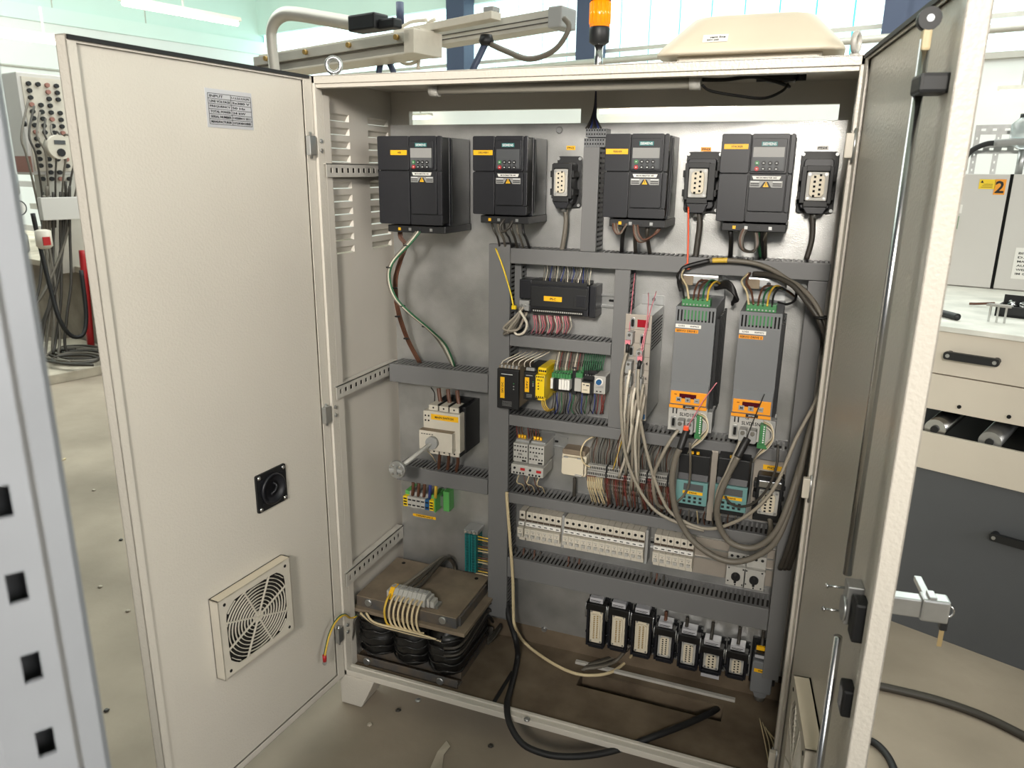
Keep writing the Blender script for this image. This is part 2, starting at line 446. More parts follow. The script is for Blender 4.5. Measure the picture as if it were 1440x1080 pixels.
MB().tube([(0, 0, 0), Tp * .7, Tp * 1.0], .028, 6, 3).build('shaft', red, rp)
MB().box(-.06, .06, -.06, .06, 0, .015).build('foot', red, rp)
hang = [(95, 325, 20, 490), (88, 330, 45, 505), (60, 330, 40, 470), (70, 335, 62, 500), (75, 330, 58, 485), (85, 330, 75, 500), (66, 322, 80, 495), (92, 315, 55, 490), (98, 322, 90, 470), (62, 335, 72, 480)]
for k, (u0, v0, u1, v1) in enumerate(hang):
    pts = [HM @ hp(u0, v0 - 60, -6.5 + .02 * k), HM @ hp(u0, v0, -6.45), HM @ hp((u0 + u1) / 2 + 6, (v0 + v1) / 2, -6.38), HM @ hp(u1 + 4, v1 - 25, -6.32)]
    e = HM @ hp(u1, v1, -6.25); e.z = -.02 + .012 * (k % 3); pts += [e]
    e2 = e + HX * (-.2 + .09 * (k % 5)) + HY * (.15 - .07 * (k % 4)); e2.z = -.015; pts += [e2]
    wire(pts, .011, (wgrey, wdk, wdk)[k % 3], 'hanging_cable', 'grey braided cable hanging from the left machine in the tangle', 'cable', 'tangle of cables under the left machine')
for k in range(5):
    cx = HM @ Vector((-6.35 + .1 * k, 2.75 - .06 * k, 0)); pts = []
    for j in range(9):
        a = j * 1.0 + k; pts.append(cx + Vector((.22 * math.cos(a) + .02 * j, .13 * math.sin(a), .085 + .008 * k)))
    wire(pts, .011, (wdk, wgrey)[k % 2], 'coiled_cable', 'grey cable coiled on the board below the left machine', 'cable', 'coils on the floor board')
wire([HM @ hp(46, 300, -6.2), HM @ hp(56, 345, -6.2), HM @ hp(72, 410, -6.15), HM @ hp(84, 450, -6.1), HM @ hp(100, 472, -6.1), HM @ hp(117, 470, -6.1), HM @ hp(121, 440, -6.15), HM @ hp(114, 380, -6.2)], .016, rubber, 'black_hose', 'thick black hose looping beside the red post', 'hose')
for k in range(7):
    u = 40 + 8 * k
    wire([HM @ hp(u, 140 + 9 * k, -6.5), HM @ hp(u - 10 + 3 * k, 190, -6.42), HM @ hp(u - 4 + 6 * k, 215, -6.4), HM @ hp(u + 5 + 3 * k, 250, -6.42), HM @ hp(60 + 6 * k, 320, -6.5)], .008, (wgrey, wdk)[k % 2], 'plug_cable', 'thin grey cable hanging from the plug field of the control box', 'cable', 'cables of the control box')

# ------------------------------------------------------------------ overhead machine arms behind the cabinet
QB = 3.3
def HV(u, v, q=QB): return HM @ hq(u, v, q)
QT = QB - .45
bt = thing('bent_pipe_frame', 'bent grey square tube rising behind the left door', 'frame', HV(386, 100, QT))
lo = bt.location.copy()
MB().tube([HV(u, v, QT) - lo for (u, v) in ((391, 140), (386, 98), (382, 60), (382, 42), (388, 28), (400, 20), (418, 20), (455, 26), (500, 34))], .036, 4, 6).build('tube', alu, bt)
p = hq(499, 24, QT); q = hq(537, 42, QT)
MB(Matrix.Translation(-lo) @ HM).box(p.x, q.x, QT - .05, QT + .05, q.z, p.z).build('end_block', blk2, bt, .01)
p = hq(537, 28, QT); q = hq(560, 40, QT)
MB(Matrix.Translation(-lo) @ HM).box(p.x, q.x, QT - .03, QT + .03, q.z, p.z).build('cable_gland', blk2, bt, .01)
def beam(name, label, u0, v0, u1, v1, h, q, parts):
    a = hq(u0, v0, q); b = hq(u1, v1, q)
    t = thing(name, label, 'beam', HM @ Vector((a.x, q, a.z)), HZ)
    L = b.x - a.x; dz = b.z - a.z
    for (z0, z1, y0, y1, m, nm) in parts:
        o = MB().box(0, L, y0, y1, z0 * h, z1 * h)
        for vtx in o.v: vtx.z += dz * vtx.x / L
        o.build(nm, m, t, .003)
    return t, L, h, dz
t, L, h, dz = beam('linear_rail_beam', 'thick aluminium rail beam with small gold bolts above the cabinet', 374, 92, 600, 57, .1, QB - .1,
     [(-.62, -.12, -.06, .08, alu, 'profile'), (-.12, .38, -.09, .1, alu, 'upper_profile'), (.38, .55, -.05, .06, wht, 'cover_strip'), (-.20, -.13, -.075, -.05, wgrey, 'groove'), (-.74, -.62, -.11, .08, wht, 'lower_ledge')])
for k in range(4):
    xx = L * (.10 + .27 * k); MB().cyl((xx, -.09, .16 * h + dz * xx / L), (xx, -.11, .16 * h + dz * xx / L), .014, 8).build('bolt', gold, t)
MB().box(L - .05, L + .02, -.12, .1, dz - .74 * h, dz + .42 * h).build('end_plate', wht, t, .004)
t, L, h, dz = beam('telescopic_beam', 'grey telescopic beam with a dark end cap and hanging hose', 619, 56, 793, 27, .085, QB + .16,
     [(-.45, .5, -.06, .06, alu, 'profile'), (-.22, -.16, -.066, -.06, wdk, 'groove'), (.05, .1, -.066, -.06, wdk, 'groove')])
MB().box(L - .05, L + .03, -.07, .07, dz - .55 * h, dz + .6 * h).build('end_cap', greyp, t, .008)
t, L, h, dz = beam('top_arm', 'thin pale arm lying on top of the rail beam', 560, 49, 698, 22, .045, QB - .02, [(-.4, .4, -.04, .04, wht, 'profile'), (.4, .55, -.01, .01, alu, 'fin')])
MB().box(L - .06, L, -.03, .03, dz + .4 * h, dz + .9 * h).build('stop_block', greyp, t, .003)
for k, (ua, va, ub, vb) in enumerate(((536, 85, 533, 100), (546, 85, 553, 100), (684, 58, 664, 100))):
    lo = HV(ub, vb)
    t = thing('beam_strut', 'dark slanted strut under the rail beam ' + ('on the left', 'beside the left strut', 'holding the telescopic beam')[k], 'strut', lo)
    MB().tube([Vector((0, 0, -.06)), Vector((0, 0, 0)), HV(ua, va) - lo], .018, 8, 1).build('rod', bluecol, t)
    MB().lathe([(.03, -.02), (.04, 0), (.03, .03)], HV(ua, va) - lo, 10).build('joint', blk2, t)
wire([HV(793, 25), HV(800, 40), HV(780, 70), HV(745, 83), HV(712, 72), HV(690, 62)], .014, wgrey, 'beam_hose', 'grey hose looping down from the telescopic beam end cap')
wire([HV(600, 28), HV(575, 32), HV(555, 50), HV(556, 78), HV(572, 90), HV(590, 85)], .010, wwht, 'beam_cable', 'white cable loop hanging at the rail beam end')
wire([HV(612, 27), HV(600, 35), HV(591, 60), HV(588, 98)], .010, wwht, 'beam_cable', 'white cable dropping beside the loop at the rail beam')
wire([HV(470, 66), HV(480, 85), HV(500, 92), HV(530, 88)], .008, wgrey, 'beam_cable', 'thin grey cable sagging under the rail beam near the eyebolt')
st = HM @ hq(563, 34, QB + .6)
tag(MB().cyl(st, st + Vector((0, 0, .13)), .025, 12).build('dark_cylinder', bluecol), 'dark blue upright cylinder behind the rail beam', 'cylinder')

# ------------------------------------------------------------------ bench machine on the right
BA = Vector((1.52, 1.081, -0.1)); BR = math.radians(-21.8)
BMx = Matrix.Translation(BA) @ Matrix.Rotation(BR, 4, 'Z')
BN = BMx.to_3x3() @ Vector((0, 1, 0))
def bp(u, v, off=0):
    return BMx.inverted() @ atpl(u, v, BA + BN * off, BN)
bt = thing('bench_machine', 'beige bench machine with dark grey base and white worktop on the right', 'machine', BA, BR)
x0, x1 = -.3, 1.6
bx('base_panel', dgrey, bt, x0, x1, .012, 1.9, 0, .586)
bx('lower_band', beige, bt, x0, x1, 0, .014, .586, .71, .002)
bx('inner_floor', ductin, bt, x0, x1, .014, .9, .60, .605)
bx('drawer_rail', beige, bt, x0, x1, 0, .06, .79, .905, .002)
bx('drawer_front', beige, bt, x0, x1, -.003, .06, .909, 1.045, .002)
bx('worktop', benchw, bt, x0, x1, -.012, 1.9, 1.045, 1.062, .002)
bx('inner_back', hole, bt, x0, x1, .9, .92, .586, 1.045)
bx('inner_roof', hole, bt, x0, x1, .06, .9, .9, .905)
for (u, v) in ((1287, 561), (1349, 572), (1419, 586)):
    p = bp(u, v); MB().cyl((p.x, -.004, p.z), (p.x, .004, p.z), .006, 10).build('screw_hole', hole, bt)
for k, (u, v, m) in enumerate(((1316, 598, steel), (1393, 616, zinc))):
    p = bp(u, v, .03); o = MB().cyl((p.x, .026, p.z - .012), (p.x, .85, p.z - .012), .032, 24).build('roller', m, bt)
    MB().cyl((p.x, .016, p.z - .012), (p.x, .03, p.z - .012), .012, 10).build('roller_pin', blk2, o)
def pull(u0, v0, u1, v1, nm):
    a = bp(u0, v0); b = bp(u1, v1); z = (a.z + b.z) / 2
    yb = -.003 if nm == 'drawer_handle' else .012
    o = MB().rbox(a.x, b.x, yb - .035, yb - .02, z - .012, z + .012, .008).build(nm, blk2, bt)
    for xx in (a.x + .012, b.x - .012):
        MB().cyl((xx, yb, z), (xx, yb - .02, z), .011, 10).build('handle_post', blk2, o)
        MB().cyl((xx, yb - .035, z), (xx, yb - .037, z), .006, 10).build('handle_screw', zinc, o)
pull(1331, 497, 1409, 508, 'drawer_handle')
pull(1393, 752, 1470, 772, 'base_handle')
# things on the worktop
ZT = .9621
a = atz(1316, 438, ZT + .012); b = atz(1347, 446, ZT + .012)
sd = thing('screwdriver', 'screwdriver with red and black handle lying on the white worktop', 'screwdriver', Vector((a.x, a.y, ZT)))
d = (b - a); d.z = 0
lz = Vector((0, 0, .012))
MB().tube([lz, lz + d * .3, lz + d * .8, lz + d], .0115, 10, 3).build('handle', blk2, sd)
MB().tube([lz - d * .02, lz + d * .14], .0122, 10, 1).build('handle_tip', red, sd)
MB().tube([lz - d * 1.6, lz], .003, 8, 1).build('shaft', steel, sd)
a = atz(1398, 444, ZT)
tr = thing('parts_tray', 'black plastic tray filled with chain links on the worktop', 'tray', a, BR)
bx('tray_base', blk2, tr, 0, .3, 0, .12, 0, .008); bx('front_wall', blk2, tr, 0, .3, 0, .006, 0, .035); bx('back_wall', blk2, tr, 0, .3, .114, .12, 0, .06)
bx('side_wall', blk2, tr, 0, .006, 0, .12, 0, .035)
mbx = MB()
for k in range(40):
    xx, yy = rnd.uniform(.02, .27), rnd.uniform(.015, .1); an = rnd.uniform(0, PI)
    mbx.cyl((xx, yy, .03 + .006 * (k % 3)), (xx + .02 * math.cos(an), yy + .02 * math.sin(an), .033), .004, 6)
tag(mbx.build('chain_links', steel, tr), kind='stuff')
a = atz(1388, 452, ZT)
cl = thing('metal_comb', 'bright metal comb with three legs standing in front of the parts tray', 'bracket', a, BR)
for k in range(3): bx('leg', steel, cl, .022 * k, .022 * k + .006, 0, .006, 0, .05)
bx('bridge', steel, cl, -.01, .06, -.002, .03, .05, .056)
a = atz(1363, 427, ZT + .008)
wire([a, a + Vector((.03, .0, .002)), a + Vector((.08, .01, .006))], .0045, brown, 'loose_cable', 'short reddish brown cable end lying left of the parts tray')
# grey electrical enclosure on the bench
EA = Vector((1.651, 2.101, .9625)); ER = math.radians(-13.9)
EM = Matrix.Translation(EA) @ Matrix.Rotation(ER, 4, 'Z'); EN = EM.to_3x3() @ Vector((0, 1, 0))
def ep(u, v): return EM.inverted() @ atpl(u, v, EA, EN)
en = thing('grey_enclosure', 'grey two-door electrical enclosure marked 2 standing on the white worktop', 'enclosure', EA, ER)
sx = ep(1409, 325).x; top = ep(1424, 245).z
bx('body', greyenc, en, -.25, 1.3, .012, .4, 0, top, .004)
bx('door', greyenc, en, -.25, sx - .006, 0, .012, .004, top - .002, .002)
d2 = bx('door', greyenc, en, sx + .006, 1.3, 0, .012, .004, top - .002, .002)
bx('door_gap', hole, en, sx - .006, sx + .006, .009, .0125, 0, top)
a = ep(1378, 252); b = ep(1399, 266)
wl_ = bx('warning_label', yel2, en, a.x, b.x, -.0015, 0, b.z, a.z)
MB().prism([(a.x + .004, a.z - .014), (a.x + .016, a.z - .014), (a.x + .010, a.z - .004)], 'y', -.002, -.0015).build('warning_mark', ink, wl_)
for k in range(3): bx('print_line', ink, wl_, a.x + .008 + .004 * k, b.x - .01, -.002, -.0015, b.z + .006 + .006 * k, b.z + .0075 + .006 * k)
a = ep(1400, 252); b = ep(1412, 274)
nl = bx('number_label', org, en, a.x, b.x, -.0015, 0, b.z, a.z); text(nl, '2', (a.x + b.x) / 2, -.002, (a.z + b.z) / 2, (a.z - b.z) * .8, ink)
a = ep(1325, 303); b = ep(1346, 322)
sp = bx('switch_plate', grn, en, a.x, b.x, -.004, 0, b.z, a.z)
cx, cz = (a.x + b.x) / 2, (a.z + b.z) / 2
k_ = MB().cyl((cx, -.004, cz), (cx, -.025, cz), .022, 14); k_.box(cx - .005, cx + .005, -.035, -.02, cz - .022, cz + .022); k_.build('switch_knob', blk2, sp)
a = ep(1330, 287); b = ep(1352, 300); bx('switch_label', paper, en, a.x, b.x, -.001, 0, b.z, a.z)
a = ep(1429, 348); 
nt = bx('notice', paper, en, a.x, a.x + .16, -.001, 0, a.z - .125, a.z)
for k, s_ in enumerate(('BITTE', 'D. FERT.', 'MASCHINE', 'AUSSCHALT.', 'WENN NICHT', 'IM GEBRAUCH')):
    text(nt, s_, a.x + .012 + .0055 * len(s_), -.0012, a.z - .022 - .0165 * k, .0085, ink, .011 * len(s_))
def ev(u, v, y=.15): return EM @ (EM.inverted() @ atpl(u, v, EA + EN * y, EN))
wire([ev(1348, 245), ev(1352, 232), ev(1365, 213), ev(1385, 203), ev(1400, 201)], .011, rubber, 'corrugated_hose', 'black corrugated hose curving up from the grey enclosure', 'hose', n=10)
wire([ev(1398, 201), ev(1440, 199), ev(1480, 198)], .014, greyp, 'grey_conduit', 'horizontal grey conduit leading from the black corrugated hose', 'pipe', n=10)
a = ev(1362, 240, .3)
pf = thing('slotted_rack', 'perforated grey angle frame standing on top of the grey enclosure', 'frame', Vector((a.x, a.y, EA.z + top)), ER)
us = [0, .6]; zs = [.085, .1, .11, .125]
us = [0]; 
for k in range(14): us += [.02 + .045 * k, .04 + .045 * k]
us += [.68]
MB().grid(us, zs, {(1 + 2 * k, 1) for k in range(14)}, lambda u, v, d: (u, d, v), .002).build('crossbar', zinc, pf)
MB().grid(us, [.165, .18, .19, .205], {(1 + 2 * k, 1) for k in range(14)}, lambda u, v, d: (u, d, v), .002).build('crossbar', zinc, pf)
for xx in (0, .08, .5):
    zz = [0]; 
    for k in range(6): zz += [.012 + .033 * k, .022 + .033 * k]
    zz += [.205]
    MB().grid([xx, xx + .008, xx + .014, xx + .022], zz, {(1, 1 + 2 * k) for k in range(6)}, lambda u, v, d: (u, .004 + d, v), .002).build('upright', zinc, pf)
a = ev(1432, 244, .2)
fb = thing('filter_bowl', 'clear round filter bowl on a pipe above the grey enclosure', 'filter', Vector((a.x, a.y, EA.z + top)), ER)
MB().lathe([(.014, 0), (.014, .1)], (0, 0, 0), 10).build('pipe', zinc, fb)
MB().lathe([(.02, .1), (.05, .12), (.056, .15), (.056, .20), (.03, .225)], (0, 0, 0), 18).build('bowl', glassm, fb)
MB().lathe([(.03, .225), (.03, .24)], (0, 0, 0), 14).build('cap', blk2, fb)
c0 = ev(1355, 240, .5); c1 = ev(1395, -30, .5)
vp_ = thing('vertical_conduit', 'slim pale conduit pair running up behind the right door', 'pipe', c0)
MB().tube([Vector((0, 0, 0)), c1 - c0], .013, 10, 1).build('pipe', alu, vp_)
MB().tube([Vector((-.035, 0, 0)), c1 - c0 + Vector((-.035, 0, 0))], .008, 8, 1).build('pipe', wdk, vp_)
# ------------------------------------------------------------------ loose things on the floor, post in front
def fl(u, v, z=0.0): return atz(u, v, -.1 + z)
wire([fl(1195, 952, .012), fl(1215, 960, .012), fl(1260, 970, .012), fl(1320, 985, .012), fl(1385, 1008, .012), fl(1450, 1040, .012)], .012, wdk, 'floor_cable', 'dark cable running right across the floor from the right door', n=10)
wire([fl(1190, 1022, .01), fl(1206, 1034, .01), fl(1232, 1046, .01), fl(1250, 1066, .01), fl(1262, 1095, .01)], .010, rubber, 'floor_cable', 'black cable curving on the floor near the bottom of the right door', n=10)
a = fl(92, 645, .004); b = fl(62, 657, .004)
tag(MB().tube([a, (a + b) / 2, b], .006, 5, 2).build('wood_sliver', wtan), 'thin wood sliver lying on the concrete left of the left door', 'stick')
bits = [(628, 1042), (633, 1050), (624, 1062), (622, 1080), (600, 1095), (606, 1078), (615, 1058)]
pp = MB(); c = [fl(u, v, .003 + .003 * (i % 2)) for i, (u, v) in enumerate(bits)]
pp.add(c + [p + Vector((0, 0, .002)) for p in c], [tuple(range(7)), tuple(range(7, 14))] + [(i, (i + 1) % 7, (i + 1) % 7 + 7, i + 7) for i in range(7)])
tag(pp.build('paper_scrap', boardm), 'torn pale paper scrap lying on the floor in front of the cabinet', 'scrap')
for k, (u, v) in enumerate(((141, 826), (150, 1000), (132, 690), (170, 760), (180, 860), (560, 1000), (520, 1020), (690, 1050))):
    a = fl(u, v)
    tag(MB().lathe([(.004, 0), (.009, .003), (.005, .007)], a, 6).build('floor_crumb', (boardm, wdk)[k % 2]), 'small crumb of debris on the dusty floor', 'debris', 'crumbs on the concrete floor')
# perforated post close to the camera
d0 = ray(24, 827); P0 = CAM + d0 * (.5 / d0.length)
pdir = Vector((P0.x - CAM.x, P0.y - CAM.y, 0)).normalized(); prz = math.atan2(pdir.y, pdir.x) - PI / 2
po = thing('perforated_post', 'blurred galvanised upright post with slots close in the left foreground', 'post', Vector((P0.x, P0.y, -.1)), prz)
zs = [0]; sk = set(); z = P0.z + .1
zs0 = z - .05 * 20 - .009
k = 0; zc = [0]
for i in range(-18, 12):
    c_ = z + .05 * i
    zc += [c_ - .009, c_ + .009]; sk.add((1, len(zc) - 2))
zc += [z + .65]
MB().grid([-.02, -.0045, .0045, .0135], zc, sk, lambda u, v, d: (u, d, v), .003).build('slotted_face', postm, po)
MB().box(.0135, .0165, .003, .006, 0, z + .65).build('groove', greyp, po)
MB().prism([(.0165, 0), (.0275, .002), (.0305, .007), (.0305, .03), (.0165, .03)], 'z', 0, z + .65).build('flange', postm, po)
MB().box(-.02, .0165, .022, .025, 0, z + .65).build('back_web', dgrey, po)
MB().prism([(-.02, 0), (-.03, .006), (-.06, .008), (-.06, .03), (-.02, .025)], 'z', 0, z + .65).build('flange', postm, po)
# ================================================================== the control cabinet
W, H, DP, D = 1.2, 1.6193, 0.40, 0.34
J = 0.0186
cab = thing('control_cabinet', 'large open beige control cabinet with two open doors', 'cabinet', (0, 0, 0))
# left side wall with louvres
LZ = [1.535 - .0327 * i for i in range(11)]
LY = [(.062, .168), (.258, .364)]
zs = [0.0]
for z in LZ[::-1]: zs += [z - .009, z + .009]
zs += [H]
ys = [0.0, LY[0][0], LY[0][1], LY[1][0], LY[1][1], DP]
sk = set()
for k in range(11):
    for j in (1, 3): sk.add((j, 1 + 2 * k))
lw = MB().grid(ys, zs, sk, lambda u, v, d: (0.0 - d, u, v), .002).build('side_wall', paint_s, cab)
lv0 = None
for (ya, yb) in LY:
    for z in LZ:
        if lv0 is None:
            m = MB()
            y0, y1 = ya, yb
            # pressed scoop: leans out from the top edge and leaves a slit at the bottom
            P = [(-.001, y0, .009), (-.001, y1, .009), (-.010, y0 + .004, -.0068), (-.010, y1 - .004, -.0068), (-.006, y0, .005), (-.006, y1, .005)]
            m.add(P, [(0, 1, 5, 4), (4, 5, 3, 2)]); m.add([(-.001, y0, .009), (-.006, y0, .005), (-.010, y0 + .004, -.0068), (-.001, y0, -.009)], [(0, 1, 2, 3)])
            m.add([(-.001, y1, .009), (-.006, y1, .005), (-.010, y1 - .004, -.0068), (-.001, y1, -.009)], [(0, 1, 2, 3)])
            lv0 = m.build('louvre', paint_s, lw); o = lv0
        else:
            o = lv0.copy(); C.objects.link(o)
        o.location = (0, ya - LY[0][0], z)
bx('side_wall', paint_s, cab, W - .002, W, 0, DP, 0, H)
bx('roof', paint_s, cab, 0, W, 0, DP, H - .002, H)
# front frame
bx('jamb', paint, cab, 0, J, 0, .03, 0, H, .002); bx('jamb', paint, cab, W - J, W, 0, .03, 0, H, .002)
bx('jamb_return', paint_s, cab, J - .002, J, .03, .055, .01, H - .04); bx('jamb_return', paint_s, cab, W - J, W - J + .002, .03, .055, .01, H - .04)
bx('header', paint, cab, 0, W, 0, .03, H - .0175, H, .0012)
bx('header_lip', paint, cab, J, W - J, .005, .03, H - .0265, H - .0175, .0012)
bx('sill', paint, cab, 0, W, 0, .018, 0, .018, .002)
bx('sill_lip', paint, cab, J, W - J, .018, .028, .012, .022, .002)
# bottom tray with cable opening and slot
MB().grid([.002, .455, .467, .65, 1.05, W - .002], [.018, .03, .19, .195, .262, DP], {(1, 1), (3, 3)}, lambda u, v, d: (u, v, .009 - d), .002).build('bottom_tray', floorin, cab)
bx('tray_rail', railwhite, cab, .62, 1.077, .285, .298, .010, .018, .001)
for (xa, xb, ya, yb, za, zb_) in ((.645, .65, .19, .267, -.09, .006), (1.05, 1.055, .19, .267, -.09, .006), (.645, 1.055, .19, .195, -.09, .006), (.645, 1.055, .262, .267, -.09, .006), (.645, 1.055, .19, .267, -.094, -.09)):
    bx('added_trough', floorin, cab, xa, xb, ya, yb, za, zb_)  # box added below the tray opening so it stays dark inside
bx('rear_ledge', floorin, cab, .002, W - .002, D, D + .03, .007, .066)
o = bx('tray_slot_dark', rubber, cab, .454, .468, .03, .19, .0035, .006)  # black strip closes the slot so it reads as a dark gap
# rear frame
z0 = 1.567
bx('rear_post', paint_s, cab, .002, .059, DP - .02, DP, 0, H - .002); bx('rear_post', paint_s, cab, 1.162, W - .002, DP - .02, DP, 0, H - .002)
bx('rear_bar', paint_s, cab, .059, 1.162, DP - .02, DP, z0, H - .002)
bx('rear_mullion', paint_s, cab, .553, .587, DP - .02, DP, 0, z0)
bx('rear_panel', paint_s, cab, .059, .553, DP - .012, DP - .01, 0, 1.47); bx('rear_panel', paint_s, cab, .587, 1.162, DP - .012, DP - .01, 0, 1.47)
mp = bx('mounting_plate', galv, cab, .0215, 1.182, D, D + .003, .066, 1.529)
for (u, v) in ((787, 183), (842, 182), (765, 955 - 70)):
    p = at(u, v, D); MB().lathe([(.007, -.005), (.009, -.002), (.009, 0)], (p.x, D, p.z), 10, 'y').build('screw', zinc, mp)
# soot-free lower back sheet behind the plugs
def rail(z0, z1, y0, y1, x):
    ys = [y0]; n = int((y1 - y0 - .02) / .025)
    for k in range(n): ys += [y0 + .014 + .025 * k, y0 + .014 + .025 * k + .011]
    ys += [y1]
    h = z1 - z0
    m = MB().grid(ys, [z0, z0 + h * .32, z0 + h * .68, z1], {(1 + 2 * k, 1) for k in range(n)}, lambda u, v, d: (x - d, u, v), .002)
    o = m.build('mounting_rail', railwhite, cab)
    bx('rail_flange', railwhite, o, x - .022, x, y0, y1, z1 - .002, z1)
    bx('rail_hole_shadow', ductin, o, x - .020, x - .018, y0, y1, z0, z1 - .002)  # dark sheet stands in for the shadow behind the punched holes
rail(1.392, 1.424, .02, .336, .026)
rail(.832, .866, .012, .336, .026)
rail(.282, .324, .012, .336, .026)
m = MB().grid([.012, .33], [.15, .152], set(), lambda u, v, d: (W - .02, u, v), .002)
# feet
for (xa, s_) in ((0, 1), (W, -1)):
    for ya in (0, .31):
        f = MB()
        pts = [(xa - s_ * .008, 0), (xa + s_ * .108, 0), (xa + s_ * .062, -.098), (xa - s_ * .006, -.098)]
        f.prism(pts, 'y', ya, ya + .09); f.build('foot', paint, cab, .004)
# eyebolts
for (xe, ang) in ((.0535, 0.35), (1.171, 1.25)):
    m = MB()
    ring = [(.0165 * math.cos(a) * math.cos(ang), .0165 * math.cos(a) * math.sin(ang), .0165 * math.sin(a)) for a in [2 * PI * k / 12 for k in range(12)]]
    m.tube([Vector((xe, .03, H + .0245)) + Vector(r) for r in ring], .0052, 8, 2, True)
    m.cyl((xe, .03, H - .001), (xe, .03, H + .006), .009, 14); m.build('eyebolt', zinc if xe < 1 else railwhite, cab)
# interior lamp under the header
la, lb = at(606, 126, .06), at(986, 117, .06)
lmp = thing('cabinet_lamp', 'unlit tubular lamp mounted under the cabinet header', 'lamp', (la.x, .06, 1.588))
L_ = lb.x - la.x
MB().cyl((.012, 0, 0), (L_ - .012, 0, 0), .0125, 16).build('tube', tube_off, lmp)
for xx in (0, L_ - .022): MB().cyl((xx, 0, 0), (xx + .022, 0, 0), .016, 16).build('end_cap', lgrey, lmp)
bx('lamp_base', lgrey, lmp, .02, L_ - .02, -.008, .012, .008, .0285)
wire([(988, 120, .06), (1000, 128, .08), (1040, 135, .12), (1075, 138, .15), (1100, 128, .18), (1108, 118, .2)], .003, wblk, 'lamp_cable', 'thin black cable drooping from the right end of the cabinet lamp')
wire([(988, 112, .07), (1020, 112, .1), (1060, 108, .15), (1095, 116, .2), (1110, 122, .24)], .004, wblk, 'lamp_cable', 'black cable lying along the roof inside right of the lamp')
p = at(1098, 116, .22)
jb = thing('roof_junction', 'black connector block hanging under the cabinet roof', 'connector', p)
MB().box(-.03, .03, -.02, .02, 0, H - .002 - p.z).build('block', blk2, jb, .004)
MB().cyl((-.03, 0, .01), (-.05, 0, .01), .008, 10).build('gland', blk2, jb); MB().cyl((.03, 0, .01), (.05, 0, .01), .008, 10).build('gland', blk2, jb)
# roof exhaust dome
x0, x1, y0, y1 = .80, 1.155, .04, .36
vt = thing('roof_vent', 'beige exhaust dome on the cabinet roof', 'vent', ((x0 + x1) / 2, .2, H))
hx, hy = (x1 - x0) / 2, .165
def rrect(hx, hy, r, z, n=6):
    out = []
    for cx, cy, a0 in ((hx - r, hy - r, 0), (-hx + r, hy - r, 90), (-hx + r, -hy + r, 180), (hx - r, -hy + r, 270)):
        for i in range(n + 1):
            a = math.radians(a0 + 90 * i / n); out.append((cx + r * math.cos(a), cy + r * math.sin(a), z))
    return out
def loft(rings, cap0=True, cap1=True):
    m = MB(); n = len(rings[0]); vs = [p for r in rings for p in r]; fs = []
    for j in range(len(rings) - 1): fs += [(j * n + i, j * n + (i + 1) % n, (j + 1) * n + (i + 1) % n, (j + 1) * n + i) for i in range(n)]
    if cap0: fs.append(tuple(range(n))[::-1])
    if cap1: fs.append(tuple(range((len(rings) - 1) * n, len(rings) * n)))
    return m.add(vs, fs, True)
loft([rrect(hx - .02, hy - .02, .03, .018), rrect(hx, hy, .04, .018), rrect(hx, hy, .04, .023), rrect(hx - .006, hy - .006, .045, .034), rrect(hx - .052, hy - .052, .05, .086), rrect(hx - .060, hy - .060, .045, .093), rrect(hx - .075, hy - .075, .04, .097), rrect(hx - .11, hy - .11, .03, .098)]).build('dome', roofbeige, vt)
loft([rrect(hx - .04, hy - .03, .01, 0), rrect(hx - .04, hy - .03, .01, .02)]).build('base', wht, vt)
p = at(1010, 53, .06); 
sl_ = MB().box(0, .048, -.001, 0, 0, .02); 
Mx = Matrix.Translation(Vector((-.085, -hy + .0085, .0385))) @ Matrix.Rotation(math.radians(-41.5), 4, 'X')
sl_.M = Mx; st_ = sl_.build('maker_label', paper, vt)
lb = MB(Mx)
t_ = text(st_, 'vent line', .028, -.0013, .0125, .005, ink, .030); 
for v_ in t_.data.vertices: v_.co = Mx @ v_.co
t_ = text(st_, 'EXV 260', .020, -.0013, .0050, .004, ink, .022)
for v_ in t_.data.vertices: v_.co = Mx @ v_.co
# signal beacon
bc = thing('signal_beacon', 'orange signal beacon on a steel pole behind the cabinet top', 'beacon', (.615, .3, H))
MB().lathe([(.0105, 0), (.0105, .09)], (0, 0, 0), 14).build('pole', steel, bc)
MB().lathe([(.014, .082), (.0235, .088), (.0245, .118), (.0225, .122)], (0, 0, 0), 20).build('base', blk2, bc)
MB().lathe([(.0235, .121), (.0235, .176)], (0, 0, 0), 24).build('lens', amber, bc)
m = MB()
for k in range(16):
    a = 2 * PI * k / 16; m.cyl((.0235 * math.cos(a), .0235 * math.sin(a), .128), (.0235 * math.cos(a), .0235 * math.sin(a), .173), .0022, 5)
tag(m.build('lens_rib', amber, bc), kind='stuff')
MB().lathe([(.0245, .176), (.0245, .180)], (0, 0, 0), 20).build('ring', blk2, bc)
MB().lathe([(.0235, .180), (.0235, .23), (.018, .24)], (0, 0, 0), 20).build('lens', greenl, bc)

